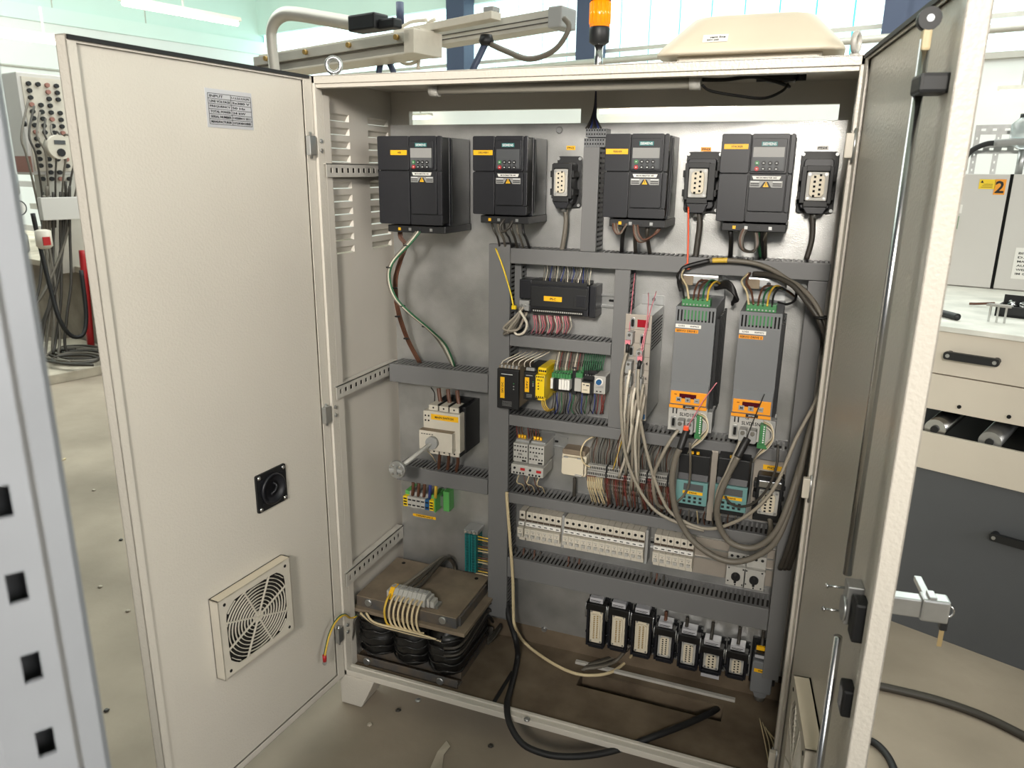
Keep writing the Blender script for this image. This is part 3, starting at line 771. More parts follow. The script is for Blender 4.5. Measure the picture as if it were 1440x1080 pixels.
# ------------------------------------------------------------------ doors (parts of the cabinet)
def door(px, ang, s):
    d = bpy.data.objects.new('door', None); C.objects.link(d); d.parent = cab
    d.location = (px, 0, 0); d.rotation_euler = (0, 0, ang)
    Wd = .604
    yi, yo = s * .012, -s * .014
    MB().box(0, Wd, yo, yo + s * .002, 0, H).build('skin', paint, d)
    MB().box(0, .002, yo, yi, 0, H).build('edge', paint, d); MB().box(Wd - .002, Wd, yo, yi, 0, H).build('edge', paint, d)
    MB().box(0, Wd, yo, yi, 0, .002).build('edge', paint, d); MB().box(0, Wd, yo, yi, H - .002, H).build('edge', paint, d)
    ly = yi - s * .002
    MB().box(0, .03, ly, yi, 0, H).build('lip', paint, d); MB().box(Wd - .018, Wd, ly, yi, 0, H).build('lip', paint, d)
    MB().box(.03, Wd - .018, ly, yi, 0, .018).build('lip', paint, d); MB().box(.03, Wd - .018, ly, yi, H - .012, H).build('lip', paint, d)
    MB().box(.03, Wd - .018, s * .0045, s * .0065, .018, H - .012).build('inner_panel', paint, d)
    MB().box(.012, Wd - .002, yi, yi + s * .004, H - .008, H - .001).build('gasket', rubber, d)
    return d
angL = math.radians(180) + 1.4892
dL = door(0, angL, 1)
dR = door(W, -1.4571, -1)
bpy.context.view_layer.update()
ML = Matrix.Translation((0, 0, 0)) @ Matrix.Rotation(angL, 4, 'Z'); NL = ML.to_3x3() @ Vector((0, 1, 0))
MR = Matrix.Translation((W, 0, 0)) @ Matrix.Rotation(-1.4571, 4, 'Z'); NR = MR.to_3x3() @ Vector((0, 1, 0))
def dl(u, v, off=.0065): return ML.inverted() @ atpl(u, v, ML @ Vector((0, off, 0)), NL)
def dr(u, v, off=-.0065): return MR.inverted() @ atpl(u, v, MR @ Vector((0, off, 0)), NR)
# hinges: barrel and bracket
for (px, s_, zz) in ((0, -1, (at(432, 205, 0).z, at(455, 578, 0).z, at(478, 885, 0).z)), (W, 1, (at(1215, 205, 0).z, at(1150, 686, 0).z, at(1100, 1068, 0).z))):
    for z in zz:
        hg = MB().box(*((W - .028, W - .009, -.014, -.001) if s_ > 0 else (.009, .022, -.034, -.010)), z - .022, z + .022).build('hinge', zinc if s_ < 0 else wht, cab, .002)
        xx = W - .012 if s_ > 0 else .016
        MB().cyl((xx, -.012 if s_ > 0 else -.024, z - .030), (xx, -.012 if s_ > 0 else -.024, z + .030), .003, 8).build('hinge_pin', zinc, hg)
        for dz in (-.011, .011):
            xs = (J + .0, J + .004) if px == 0 else (W - J - .004, W - J)
            MB().cyl((xs[0], .012, z + dz), (xs[1], .012, z + dz), .005, 8).build('hinge_screw', zinc, hg)
# left door furniture
a, b = dl(287, 123), dl(357, 187); c_ = dl(291, 178)
npl = thing('rating_plate', 'silver rating plate with a printed table on the left door', 'plate', ML @ Vector((0, .0065, 0)), angL)
xl, xr = a.x, b.x; zt, zb = dl(287, 123).z, dl(291, 178.5).z
# local door x grows away from the hinge, so the plate reads from large x to small x
MB().box(xl, xr, 0, .0008, zb, zt).build('foil', silverlab, npl)
rows = [('INPUT', 'L1,L2,L3,N,PE'), ('LINE VOLTAGE', '3x380 V'), ('FREQUENCY', '50 Hz'), ('TOTAL POWER', '24 kW'), ('SERIAL NUMBER', '1102004 E 2011'), ('MANUFACTURER', 'D.P.S.M MACHINES')]
hh = (zt - zb); wv = xl - xr
fr = MB(); T0, B0 = zt - .12 * hh, zb + .09 * hh; Lx, Rx = xl - .05 * wv, xr + .03 * wv; Mx_ = xl - .53 * wv
rh = (T0 - B0) / 6
for k in range(7): fr.box(Lx, Rx, .0008, .0011, T0 - rh * k - .0005, T0 - rh * k + .0005)
for xx in (Lx, Rx, Mx_): fr.box(xx - .0005, xx + .0005, .0008, .0011, B0, T0)
fr.build('table_lines', ink, npl)
for k, (l_, r_) in enumerate(rows):
    zc_ = T0 - rh * (k + .5)
    wl_ = min(.0072 * len(l_), .43 * wv); text(npl, l_, Lx - .03 * wv - wl_ / 2, .001, zc_, rh * .5, ink, wl_, rot=(PI / 2, 0, PI))
    wr_ = min(.0072 * len(r_), .39 * wv); text(npl, r_, Mx_ - .02 * wv - wr_ / 2, .001, zc_, rh * .46, ink, wr_, rot=(PI / 2, 0, PI))
# horn flange
pc = dl(380.5, 686); hs = .043
hn = thing('horn', 'black square horn flange mounted on the left door', 'horn', ML @ Vector((pc.x, .0065, pc.z)), angL)
hw = abs(dl(359, 690).x - dl(401, 680).x) / 2; hzz = abs(dl(360, 664).z - dl(363, 717).z) / 2
m = MB().rbox(-hw, hw, 0, .005, -hzz, hzz, .004); m.build('flange', blk2, hn)
MB().lathe([(hw * .78, .005), (hw * .78, .012), (hw * .70, .014), (hw * .66, .008), (hw * .3, .003), (.006, .004)], (0, 0, 0), 24, 'y').build('horn_cup', blk, hn)
MB().tube([(-.003, .006, 0.014), (-.008, .012, .006), (.0, .014, -.004), (.008, .008, -.012)], .003, 6, 4).build('horn_tongue', blk, hn)
for sx_ in (-1, 1):
    for sz_ in (-1, 1):
        MB().lathe([(.0055, .005), (.0055, .007), (.003, .009)], (sx_ * hw * .82, 0, sz_ * hzz * .84), 10, 'y').build('screw', steel, hn)
        MB().box(min(sx_ * hw * .55, sx_ * hw * .75), max(sx_ * hw * .55, sx_ * hw * .75), .005, .007, sz_ * hzz * .62 - .002, sz_ * hzz * .62 + .002).build('rib', blk, hn)
# filter fan on the left door
yo_ = .034
A_, B_, Cc = dl(313, 873, yo_), dl(407, 783, yo_), dl(415, 884, yo_)
zt_ = (dl(310, 845, yo_).z + B_.z) / 2
xL = dl(311, 900, yo_).x; xR = dl(411, 835, yo_).x; zT = dl(407, 783, yo_).z; zB = dl(415, 884, yo_).z
sz = max(xL - xR, zT - zB); 
fx, fz = (xL + xR) / 2, (zT + zB) / 2; hwx = (xL - xR) / 2; hz_ = (zT - zB) / 2
print('filter size', xL - xR, zT - zB)
def fan_filter(label, M, ang, s, fx, fz, hwx, hz_, dep):
    t = thing('filter_fan', label, 'fan', M @ Vector((fx, s * .0065, fz)), ang)
    h = MB()
    fl_ = lambda a: s * a
    MB().box(-hwx, hwx, 0, fl_(.003), -hz_, hz_).build('back_plate', blk2, t)
    for (xa, xb, za, zb_) in ((-hwx, -hwx + .003, -hz_, hz_), (hwx - .003, hwx, -hz_, hz_), (-hwx, hwx, hz_ - .003, hz_), (-hwx, hwx, -hz_, -hz_ + .003)):
        MB().box(xa, xb, 0, fl_(dep), za, zb_).build('side', roofbeige if za > 0 else wht, t)
    R = min(hwx, hz_) * .985
    q = min(hwx, hz_)
    b_ = q * .17
    y0_, y1_ = fl_(dep - .003), fl_(dep)
    # face: square window with cut corners
    n = 40; out_ = []; inn = []
    for i in range(n):
        a = 2 * PI * i / n; cx_, sz_ = math.cos(a), math.sin(a)
        k_ = 1 / max(abs(cx_), abs(sz_)); out_.append((cx_ * k_ * hwx, sz_ * k_ * hz_))
        kk = min(k_ * (1 - .17), 1.0); inn.append((cx_ * kk * hwx, sz_ * kk * hz_))
    f = MB(); vs = [(p[0], y1_, p[1]) for p in out_] + [(p[0], y1_, p[1]) for p in inn] + [(p[0], y0_, p[1]) for p in out_] + [(p[0], y0_, p[1]) for p in inn]
    fs = []
    for i in range(n):
        j = (i + 1) % n
        fs += [(i, j, n + j, n + i), (2 * n + i, 3 * n + i, 3 * n + j, 2 * n + j), (n + i, n + j, 3 * n + j, 3 * n + i)]
    f.add(vs, fs).build('front_frame', wht, t)
    for k in range(11):
        r = q * (.12 + .082 * k)
        N = 40; m = MB(); tt = q * .017; ok = []
        P_ = [(r * math.cos(2 * PI * i / N) * hwx / q, r * math.sin(2 * PI * i / N) * hz_ / q) for i in range(N)]
        inside = [max(abs(p[0]) / hwx, abs(p[1]) / hz_) <= .835 for p in P_]
        start = next((i for i in range(N) if not inside[i]), 0)
        for ii in range(N):
            i = (start + ii) % N; j = (i + 1) % N
            if inside[i] and inside[j]:
                p0, p1 = P_[i], P_[j]; f_ = (r + tt) / r
                e0 = (p0[0] * f_, p0[1] * f_); e1 = (p1[0] * f_, p1[1] * f_)
                m.add([(p0[0], y0_, p0[1]), (p1[0], y0_, p1[1]), (e1[0], y0_, e1[1]), (e0[0], y0_, e0[1]), (p0[0], y1_, p0[1]), (p1[0], y1_, p1[1]), (e1[0], y1_, e1[1]), (e0[0], y1_, e0[1])],
                      [(0, 1, 2, 3), (4, 7, 6, 5), (0, 4, 5, 1), (3, 2, 6, 7)])
            elif m.v:
                m.build('grille_ring', wht, t); m = MB()
        if m.v: m.build('grille_ring', wht, t)
    for k in range(4):
        a = PI * k / 4 + .42; ca, sa = math.cos(a), math.sin(a); w_ = q * .014
        Ln = 1.0 / max(abs(ca), abs(sa)) * .84; Ln = min(Ln, 1.0)
        m = MB(); nx, nz = -sa * w_, ca * w_
        P4 = [(ca * Ln * hwx + nx, sa * Ln * hz_ + nz), (-ca * Ln * hwx + nx, -sa * Ln * hz_ + nz), (-ca * Ln * hwx - nx, -sa * Ln * hz_ - nz), (ca * Ln * hwx - nx, sa * Ln * hz_ - nz)]
        m.prism(P4, 'y', y0_, fl_(dep + .001)).build('spoke', wht, t)
    MB().cyl((0, y0_, 0), (0, y1_, 0), q * .12, 20).build('hub', wht, t)
    MB().cyl((0, 0, 0), (0, fl_(dep * .55), 0), q * .36, 24).build('fan_motor', blk2, t)
    MB().box(-hwx * .98, hwx * .98, fl_(dep * .5), fl_(dep * .52), -hz_ * .98, hz_ * .98).build('filter_mat', ductin, t)
    for sx_ in (-1, 1):
        for sz_ in (-1, 1):
            MB().cyl((sx_ * hwx * .84, y1_, sz_ * hz_ * .84), (sx_ * hwx * .84, fl_(dep + .001), sz_ * hz_ * .84), .004, 8).build('screw', hole, t)
    return t
fan_filter('white filter fan with a round ring grille on the left door', ML, angL, 1, fx, fz, hwx, hz_, yo_ - .0065)
pA = dr(1125, 955, -.0065); pB = dr(1098, 1090, -.035)
fan_filter('dusty filter fan low on the inside of the right door', MR, -1.4571, -1, .345, .375, .10, .125, .030)
# right door: locking rods, guide, lock and swing handle
def drv(u, v, off): return dr(u, v, off)
yr = -.03
tp, md = dr(1302, 60, yr), dr(1190, 820, yr)
xr_ = (tp.x + md.x) / 2
lk = thing('rod_lock', 'steel rod lock with roller and key handle on the right door', 'lock', MR @ Vector((xr_, -.0065, 0)), -1.4571)
zl = dr(1185, 850, yr).z
MB().tube([(0, -.024, zl + .05), (0, -.024, H - .055)], .006, 10, 1).build('upper_rod', steel, lk)
MB().tube([(0, -.024, .04), (0, -.024, zl - .05)], .006, 10, 1).build('lower_rod', steel, lk)
MB().box(-.008, .008, -.029, -.019, H - .068, H - .044).build('roller_fork', wtan, lk, .003)
MB().cyl((-.006, -.024, H - .034), (.008, -.024, H - .034), .0125, 20).build('roller', blk2, lk)
ro = MB().cyl((-.0065, -.024, H - .034), (.010, -.024, H - .034), .004, 10).build('roller_axle', steel, lk)
zg = dr(1310, 114, yr).z
MB().box(-.006, .04, -.032, .002, zg - .011, zg + .011).build('rod_guide', blk2, lk, .004)
zg2 = dr(1185, 952, -.012).z
MB().box(.012, .045, -.016, .002, zg2 - .022, zg2 + .022).build('rod_guide', blk2, lk, .004)
MB().box(.014, .045, -.017, .002, zl - .03, zl + .03).build('gear_case', blk2, lk, .004)
MB().box(-.02, .008, -.022, .0, zl - .025, zl + .035).build('gear_plate', zinc, lk, .002)
MB().lathe([(.018, -.026), (.018, -.022)], (.005, 0, zl), 18, 'y').build('cam_disc', zinc, lk)
for dz in (-.016, .022):
    MB().lathe([(.0018, -.044), (.002, -.034), (.0018, -.020)], (-.012, 0, zl + dz), 8, 'y').build('pin', steel, lk)
    MB().lathe([(.0035, -.048), (.0042, -.045), (.0018, -.0435)], (-.012, 0, zl + dz), 10, 'y').build('pin_head', steel, lk)
# outer handle (far face of the door, swung out)
hd = thing('swing_handle', 'grey metal swing handle with key outside the right door', 'handle', MR @ Vector((.50, .014, zl)), -1.4571)
MB().box(-.025, .03, 0, .010, -.06, .08).build('escutcheon', blk2, hd, .004)
MB().box(-.010, .010, .010, .062, -.014, .014).build('lever', zinc, hd, .002)
MB().box(-.0125, .0125, .062, .098, -.017, .017).build('lever_end', zinc, hd, .003)
MB().box(-.0105, .0105, .07, .08, .017, .021).build('latch_tab', zinc, hd, .001)
MB().box(-.06, -.008, .066, .076, .008, .016).build('crossbar', zinc, hd, .001)
ky = MB().tube([(0, .098 + .009 * math.cos(a), -.003 + .009 * math.sin(a)) for a in [2 * PI * k / 10 for k in range(10)]], .0013, 6, 2, True).build('key_ring', steel, hd)
MB().box(-.006, .006, .091, .101, -.032, -.012).build('key_head', blk2, ky, .002)
MB().box(-.001, .001, .093, .099, -.060, -.032).build('key_blade', brass, ky)
# ================================================================== devices on the mounting plate
# local frame of a device: x right, z up from its lower left corner, y = 0 on the plate and negative towards the door
def dev(name, label, cat, tl, br, d, group=None):
    a = at(tl[0], tl[1], D - d); b = at(br[0], br[1], D - d)
    t = thing(name, label, cat, Vector((a.x, D, b.z)), 0, group)
    return t, b.x - a.x, a.z - b.z
# ---- wiring ducts
def wduct(label, x0, x1, z0, z1, yf=.26, vertical=False, sides=(1, 1)):
    t = thing('wiring_duct', label, 'duct', Vector((x0, D, z0)))
    w_, h_, d_ = x1 - x0, z1 - z0, D - yf
    MB().box(0, w_, -d_, -d_ + .012, 0, h_).build('cover', duct, t, .0015)
    MB().box(.002, w_ - .002, -.008, 0, .002, h_ - .002).build('base', duct, t)
    L = h_ if vertical else w_
    n = int(L / .0118); m = MB()
    for sd in (0, 1):
        if not sides[sd]: continue
        for k in range(n):
            c = .0059 + k * .0118
            if vertical:
                xx = .0002 if sd == 0 else w_ - .0017
                m.box(xx, xx + .0015, -d_ + .011, -.007, c - .0032, c + .0032)
            else:
                zz = .0002 if sd == 0 else h_ - .0017
                m.box(c - .0032, c + .0032, -d_ + .011, -.007, zz, zz + .0015)
    tag(m.build('slotted_side', duct, t), kind='stuff')
    if vertical: MB().box(.012, w_ - .012, -d_ + .03, -.01, .003, h_ - .003).build('packed_wires', ductin, t)
    else: MB().box(.003, w_ - .003, -d_ + .03, -.01, .012 if h_ > .03 else .008, h_ - (.014 if h_ > .03 else .008)).build('packed_wires', ductin, t)
    return t
wduct('tall vertical grey wiring duct left of the controller', .35, .41, .125, 1.228, vertical=True)
wduct('grey wiring duct above the main switch', .0395, .348, .82, .873)
zb = at(568, 676, .26).z; wduct('grey wiring duct below the main switch', .052, .348, zb, zb + .047)
wduct('long grey wiring duct under the four drives', .4115, 1.182, 1.18, 1.219)
wduct('short grey wiring duct under the black controller', .4115, .688, .96, .992)
wduct('grey wiring duct under the yellow safety relay', .4115, 1.137, .735, .766)
wduct('grey wiring duct between terminals and circuit breakers', .4115, 1.137, .503, .534)
wduct('grey wiring duct under the circuit breakers', .4115, 1.137, .267, .33)
wduct('vertical grey wiring duct between controller and servo drives', .6895, .728, .767, 1.179, vertical=True)
wduct('vertical grey wiring duct along the right side of the plate', 1.1385, 1.18, .125, 1.179, vertical=True)
wduct('short vertical grey wiring duct among the drives', .5975, .637, 1.22, 1.469, vertical=True)
wduct('dark vertical duct stub beside the controller', .4115, .43, 1.0, 1.178, yf=.29, vertical=True)

# ---- frequency drives
def inverter(label, tl, br, d, nm, F, disp):
    t, w_, h_ = dev('frequency_drive', label, 'drive', tl, br, d)
    yf = -d
    g = .0009; sx = F['sx'] * w_; sz = h_ * (1 - F['sz'])
    MB().rbox(.004, w_ - .004, yf + .006, yf + .05, .002, h_ - .002, .006).build('cover_shell', blk2, t)
    def pan(n, x0, x1, z0, z1): return MB().rbox(x0, x1, yf, yf + .008, z0, z1, .004).build(n, blk, t, .001)
    pan('cover_panel', 0, sx - g, sz + g, h_); pan('cover_panel', 0, sx - g, 0, sz - g)
    pr_ = F['pr'] * w_
    pan('cover_panel', sx + g, pr_ - g, sz + g, h_); pan('cover_panel', pr_ + g, w_, sz + g, h_)
    pan('cover_panel', sx + g, w_, 0, h_ * .115); pan('cover_panel', pr_ + g, w_, h_ * .115 + g, sz - g)
    pan('terminal_flap', sx + g + .002, pr_ - g, h_ * .115 + .002, sz - g)
    MB().box(.003, w_ - .002, yf + .05, -.012, -.004, h_ - .002).build('housing', blk, t, .002)
    MB().box(.012, w_ - .001, yf + .02, -.004, -.022, -.004).build('terminal_base', blk2, t, .002)
    MB().box(w_ - .004, w_ + .001, yf + .058, yf + .064, .004, h_ - .006).build('housing_rib', blk2, t)
    for k in range(4): MB().box(w_ * (.24 + .17 * k), w_ * (.24 + .17 * k) + .007, yf + .0185, yf + .024, -.017, -.010).build('terminal', (yel, zinc, blk, zinc)[k], t)
    # operator panel
    X = lambda f: f * w_
    Zf = lambda f: h_ * (1 - f)
    op = MB().rbox(X(F['x0']) - .004, X(F['x1']) + .004, yf - .0035, yf, sz + .004, Zf(.055), .004).build('operator_panel', blk, t, .001)
    bx('key_field', lcdd, op, X(F['x0']), X(F['x1']), yf - .004, yf - .0035, sz + .008, Zf(F['sc'][1]))
    bx('display', lcd if disp else lcdd, op, X(F['x0']), X(F['x1']), yf - .0045, yf - .0035, Zf(F['sc'][1]), Zf(F['sc'][0]))
    xc = X((F['x0'] + F['x1']) / 2)
    bx('brand_plate', teald, op, xc - .016, xc + .016, yf - .0042, yf - .0035, Zf(F['br']) - .0045, Zf(F['br']) + .0045)
    text(op, 'SIEMENS', xc, yf - .0044, Zf(F['br']), .0058, whiteink, .028)
    for r_ in range(2):
        for c_ in range(4):
            bm_ = blk2 if c_ else (grn if r_ == 0 else red)
            cx = X(F['bc'] + F['bd'] * c_); cz = Zf(F['bz'][r_])
            MB().cyl((cx, yf - .003, cz), (cx, yf - .0062, cz), .0046, 12).build('button', bm_, op)
            bx('button_mark', whiteink, op, cx - .0017, cx + .0017, yf - .0065, yf - .006, cz - .0008, cz + .0008)
    MB().prism([(X(F['x0']) + .002, Zf(F['ml'][0])), (X(F['x1']) - .002, Zf(F['ml'][0])), (X(F['x1']) - .005, Zf(F['ml'][1])), (X(F['x0']) + .005, Zf(F['ml'][1]))], 'y', yf - .002, yf).build('model_label', paper, t)
    text(t, 'MICROMASTER 440', xc, yf - .0022, (Zf(F['ml'][0]) + Zf(F['ml'][1])) / 2, .0034, ink, (X(F['x1']) - X(F['x0'])) * .66)
    wz1, wz0 = Zf(F['ml'][1]) - .003, Zf(F['ml'][1]) - .0165
    wl_ = bx('warning_label', greyp, t, X(F['x0']) - .002, X(F['x1']) + .002, yf - .0012, yf, wz0, wz1)
    MB().prism([(xc - .012, wz0 - .001), (xc + .012, wz0 - .001), (xc + .004, wz1 - .002), (xc - .004, wz1 - .002)], 'y', yf - .0016, yf - .001).build('label_dark_field', blk2, wl_)  # dark field behind the warning triangle
    MB().prism([(xc - .006, wz0 + .001), (xc + .006, wz0 + .001), (xc, wz1 - .001)], 'y', yf - .0022, yf - .0014).build('warning_triangle', yel, wl_)
    bx('warning_mark', ink, wl_, xc - .0006, xc + .0006, yf - .0026, yf - .002, wz0 + .003, wz1 - .004)
    for s_ in (-1, 1):
        for k in range(3):
            xm = xc + s_ * (X(F['x1']) - X(F['x0'])) * .36
            bx('print_line', whiteink if k == 0 else ink, wl_, xm - .009, xm + .009, yf - .0015, yf - .001, wz1 - .0028 - .004 * k, wz1 - .001 - .004 * k)
    L = F['lab']
    lb = bx('name_label', yel, t, X(L[0]), X(L[1]), yf - .0012, yf, Zf(L[3]), Zf(L[2]), .0004)
    text(lb, nm, X((L[0] + L[1]) / 2) + .002, yf - .0014, Zf((L[2] + L[3]) / 2), .0042, ink, .0034 * len(nm))
    return t
F1 = dict(sx=.5, sz=.386, pr=.925, x0=.535, x1=.86, sc=(.135, .24), br=.10, bc=.585, bd=.069, bz=(.29, .342), ml=(.402, .437), lab=(.21, .47, .157, .212))
F2 = dict(sx=.41, sz=.447, pr=.93, x0=.45, x1=.87, sc=(.165, .285), br=.115, bc=.515, bd=.088, bz=(.327, .392), ml=(.472, .51), lab=(.015, .37, .177, .24))
F4 = dict(F2); F4['lab'] = (.04, .375, .115, .172)
F4['sc'] = (.15, .26)
inverter('large dark frequency drive at top left, yellow label WEB', (530, 191.3), (622, 317.5), .185, 'WEB', F1, True)
inverter('second dark frequency drive from the left, yellow label DELIVERY', (664.7, 191.3), (740.3, 303.3), .165, 'DELIVERY', F2, False)
inverter('third dark frequency drive from the left, yellow label FEEDER', (852, 188), (934, 308), .165, 'FEEDER', F2, True)
inverter('rightmost dark frequency drive, yellow label STACKER', (1016, 188), (1106.7, 314), .165, 'STACKER', F4, True)

# ---- heavy duty plug sockets
def insert(t, x0, x1, z0, z1, yf, rows):
    MB().rbox(x0, x1, yf - .004, yf + .02, z0, z1, .003).build('contact_insert', lgrey if rows < 9 else cream, t, .001)
    w_ = x1 - x0
    MB().rbox(x0 + w_ * .16, x1 - w_ * .16, yf - .009, yf - .003, z0 + (z1 - z0) * .13, z1 - (z1 - z0) * .10, w_ * .2).build('contact_block', cream, t, .0006)
    m = MB(); hgt = (z1 - z0) * .66
    for k in range(rows):
        for c_ in (0, 1):
            cx = (x0 + x1) / 2 + (c_ - .5) * w_ * .26; cz = z0 + (z1 - z0) * .17 + hgt * k / (rows - 1) + (c_ * hgt / rows * .45)
            e = w_ * .055 if rows < 9 else w_ * .06
            m.box(cx - e, cx + e, yf - .0096, yf - .0085, cz - min(e, hgt / rows * .3), cz + min(e, hgt / rows * .3))
    m.build('contact', hole if rows < 9 else gold, t)
    for sx in (x0 + w_ * .12, x1 - w_ * .12):
        for sz in (z0 + .005, z1 - .005):
            MB().cyl((sx, yf - .004, sz), (sx, yf - .006, sz), w_ * .07, 8).build('insert_screw', zinc, t)
def topplug(label, tl, br, itl, ibr, d=.06, plate=None):
    t, w_, h_ = dev('plug_socket', label, 'connector', tl, br, d)
    MB().rbox(-.004, w_ + .006, -.012, 0, -.006, h_ + .012, .008).build('flange', blk2, t, .001)
    MB().rbox(.004, w_ - .004, -d * .75, -.01, .004, h_ - .004, .008).build('housing', blk, t, .002)
    a = at(itl[0], itl[1], D - d); b = at(ibr[0], ibr[1], D - d)
    X0, X1, Z0, Z1 = a.x - t.location.x, b.x - t.location.x, b.z - t.location.z, a.z - t.location.z
    for (xa, xb, za, zb_) in ((.002, X0 - .001, Z0 - .006, Z1 + .012), (X1 + .001, w_ - .002, Z0 - .006, Z1 + .012), (X0 - .003, X1 + .003, Z1 + .001, Z1 + .014), (X0 - .003, X1 + .003, Z0 - .014, Z0 - .001)):
        MB().box(xa, xb, -d - .004, -d * .7, za, zb_).build('hood_frame', blk2, t, .0015)
    MB().prism([(X0 - .004, Z0 - .014), (X1 + .004, Z0 - .014), (X1 - .004, -.006), (X0 + .006, -.006)], 'y', -d, -.02).build('cable_hood', blk, t, .002)
    MB().cyl(((X0 + X1) / 2, -d * .6, -.016), ((X0 + X1) / 2, -d * .6, -.002), .0095, 12).build('gland', zinc, t)
    for s_, xx in ((-1, .0), (1, w_)):
        for zz in (Z0 + .01, Z1 - .012):
            MB().box(xx - .003, xx + .003, -d, -d * .35, zz - .008, zz + .008).build('locking_lever', rubber, t, .001)
    for (xx, zz) in ((.0, h_ + .006), (w_ + .001, h_ + .006), (w_ + .001, 0)):
        MB().cyl((xx, -.012, zz), (xx, -.015, zz), .004, 8).build('screw', zinc, t)
    insert(t, X0, X1, Z0, Z1, -d, 5)
    return t
k1 = topplug('black plug socket right of the DELIVERY drive', (776, 226), (804, 290), (780, 237.5), (798, 276), .07)
k2 = topplug('black plug socket right of the FEEDER drive', (964, 220), (1003, 297), (970, 237), (993, 278))
k3 = topplug('black plug socket at the far right of the plate top', (1129, 220), (1168, 298), (1136, 241.7), (1161.7, 282.7))
def label_plate(label, tl, br, s, y=D, m=yel, h=None):
    a = at(tl[0], tl[1], y); b = at(br[0], br[1], y)
    t = thing('marking_label', label, 'label', Vector(((a.x + b.x) / 2, y, (a.z + b.z) / 2)))
    w_ = (b.x - a.x) / 2; h_ = h or abs(a.z - b.z) / 2
    bx('plate', m, t, -w_, w_, -.0012, -.0002, -h_, h_)
    text(t, s, 0, -.0014, 0, h_ * 1.0, ink, w_ * 1.5)
    return t
label_plate('tiny yellow label above the socket by the DELIVERY drive', (797, 205), (809, 211), 'PN2')
label_plate('tiny orange label above the socket by the FEEDER drive', (986, 207), (1000, 213), 'PN3', m=org)
label_plate('tiny grey label above the far right plug socket', (1149, 205), (1165, 211), 'PN4', m=lgrey)
# bottom row of sockets
PLUGS = [((826, 847), (849, 911.7), 'first', 24), ((857, 854), (880.5, 917), 'second', 24), ((889.6, 861.7), (913.5, 926), 'third', 24),
         ((922, 881.5), (946, 932.5), 'fourth', 16), ((955, 891), (980, 943), 'fifth', 16), ((986, 906.5), (1013.5, 950), 'sixth', 10), ((1023, 914), (1048, 956.5), 'seventh', 10)]
for k, (tl, br, nm, npin) in enumerate(PLUGS):
    d = .045
    t, w_, h_ = dev('plug_socket', '%s socket from the left in the bottom row of plug sockets' % nm, 'connector', tl, br, d, 'bottom row of plug sockets')
    MB().rbox(-.004, w_ + .004, -.006, 0, -.012, h_ + .012, .004).build('flange', blk2, t, .001)
    MB().rbox(.003, w_ - .003, -.03, -.005, 0, h_, .004).build('housing', blk2, t, .001)
    for (xa, xb, za, zb_) in ((0, .006, 0, h_), (w_ - .006, w_, 0, h_), (.006, w_ - .006, 0, .007)):
        MB().box(xa, xb, -d - .002, -.028, za, zb_).build('frame', blk, t, .001)
    MB().box(-.002, w_ + .002, -d - .006, -.02, h_ - .020, h_ + .002).build('lever_bar', brown if False else tape, t, .002)
    MB().box(.007, w_ - .009, -d + .0, -.012, h_ + .004, h_ + .019).build('marking_label', silverlab, t, .001)
    tl_ = bx('label_text', ink, t, .010, w_ - .014, -d - .0005, -d, h_ + .010, h_ + .0115)
    bx('label_text', ink, t, .010, w_ - .018, -d - .0005, -d, h_ + .0068, h_ + .008)
    for xx in (-.003, w_ + .003):
        MB().tube([(xx, -.02, h_ * .62), (xx, -d, h_ * .66), (xx, -d - .006, h_ * .86), (xx, -d + .002, h_ + .002)], .0015, 6, 3).build('lever_wire', zinc, t)
        MB().cyl((xx - .002, -.03, h_ * .25), (xx + .002, -.03, h_ * .25), .004, 8).build('locking_stud', blk, t)
    MB().box(.004, w_ - .006, -.03, -.01, -.016, -.011).build('lower_clip', blk2 if k != 5 else blk2, t, .001)
    if k == 5: bx('marking_label', silverlab, t, .005, w_ - .005, -.03, -.028, -.026, -.012)
    insert(t, .009, w_ - .009, .009, h_ - .023, -.036, npin // 2)
    for xx in (-.002, w_ + .002):
        for zz in (h_ + .008, -.008): MB().cyl((xx, -.006, zz), (xx, -.009, zz), .003, 8).build('screw', zinc, t)
t, w_, h_ = dev('hooded_plug', 'grey hooded plug closing the socket at the right end of the bottom row', 'connector', (1057, 921), (1085, 985), .07)
MB().rbox(-.002, w_ + .004, -.01, 0, 0, h_ + .016, .004).build('flange', blk2, t, .001)
MB().rbox(.004, w_ - .004, -.07, -.01, .012, h_ - .016, .006).build('hood', midgrey, t, .004)
MB().prism([(.010, .014), (w_ - .010, .014), (w_ - .018, -.008), (.018, -.008)], 'y', -.062, -.015).build('hood_neck', midgrey, t, .003)
MB().cyl((w_ / 2, -.04, -.026), (w_ / 2, -.04, -.006), .013, 14).build('gland', zinc, t)
MB().box(.006, w_ - .006, -.06, -.01, h_ - .012, h_ + .004).build('lever_bar', tape, t, .002)
bx('marking_label', yel, t, .010, w_ - .010, -.0715, -.0705, h_ * .62, h_ * .62 + .010); text(t, 'PNOZ', w_ / 2, -.0718, h_ * .62 + .005, .005, ink, .02)
bx('marking_label', yel, t, .010, w_ - .012, -.05, -.045, h_ + .006, h_ + .018); bx('silver_label', silverlab, t, .008, w_ - .008, -.062, -.058, h_ - .010, h_ - .002)
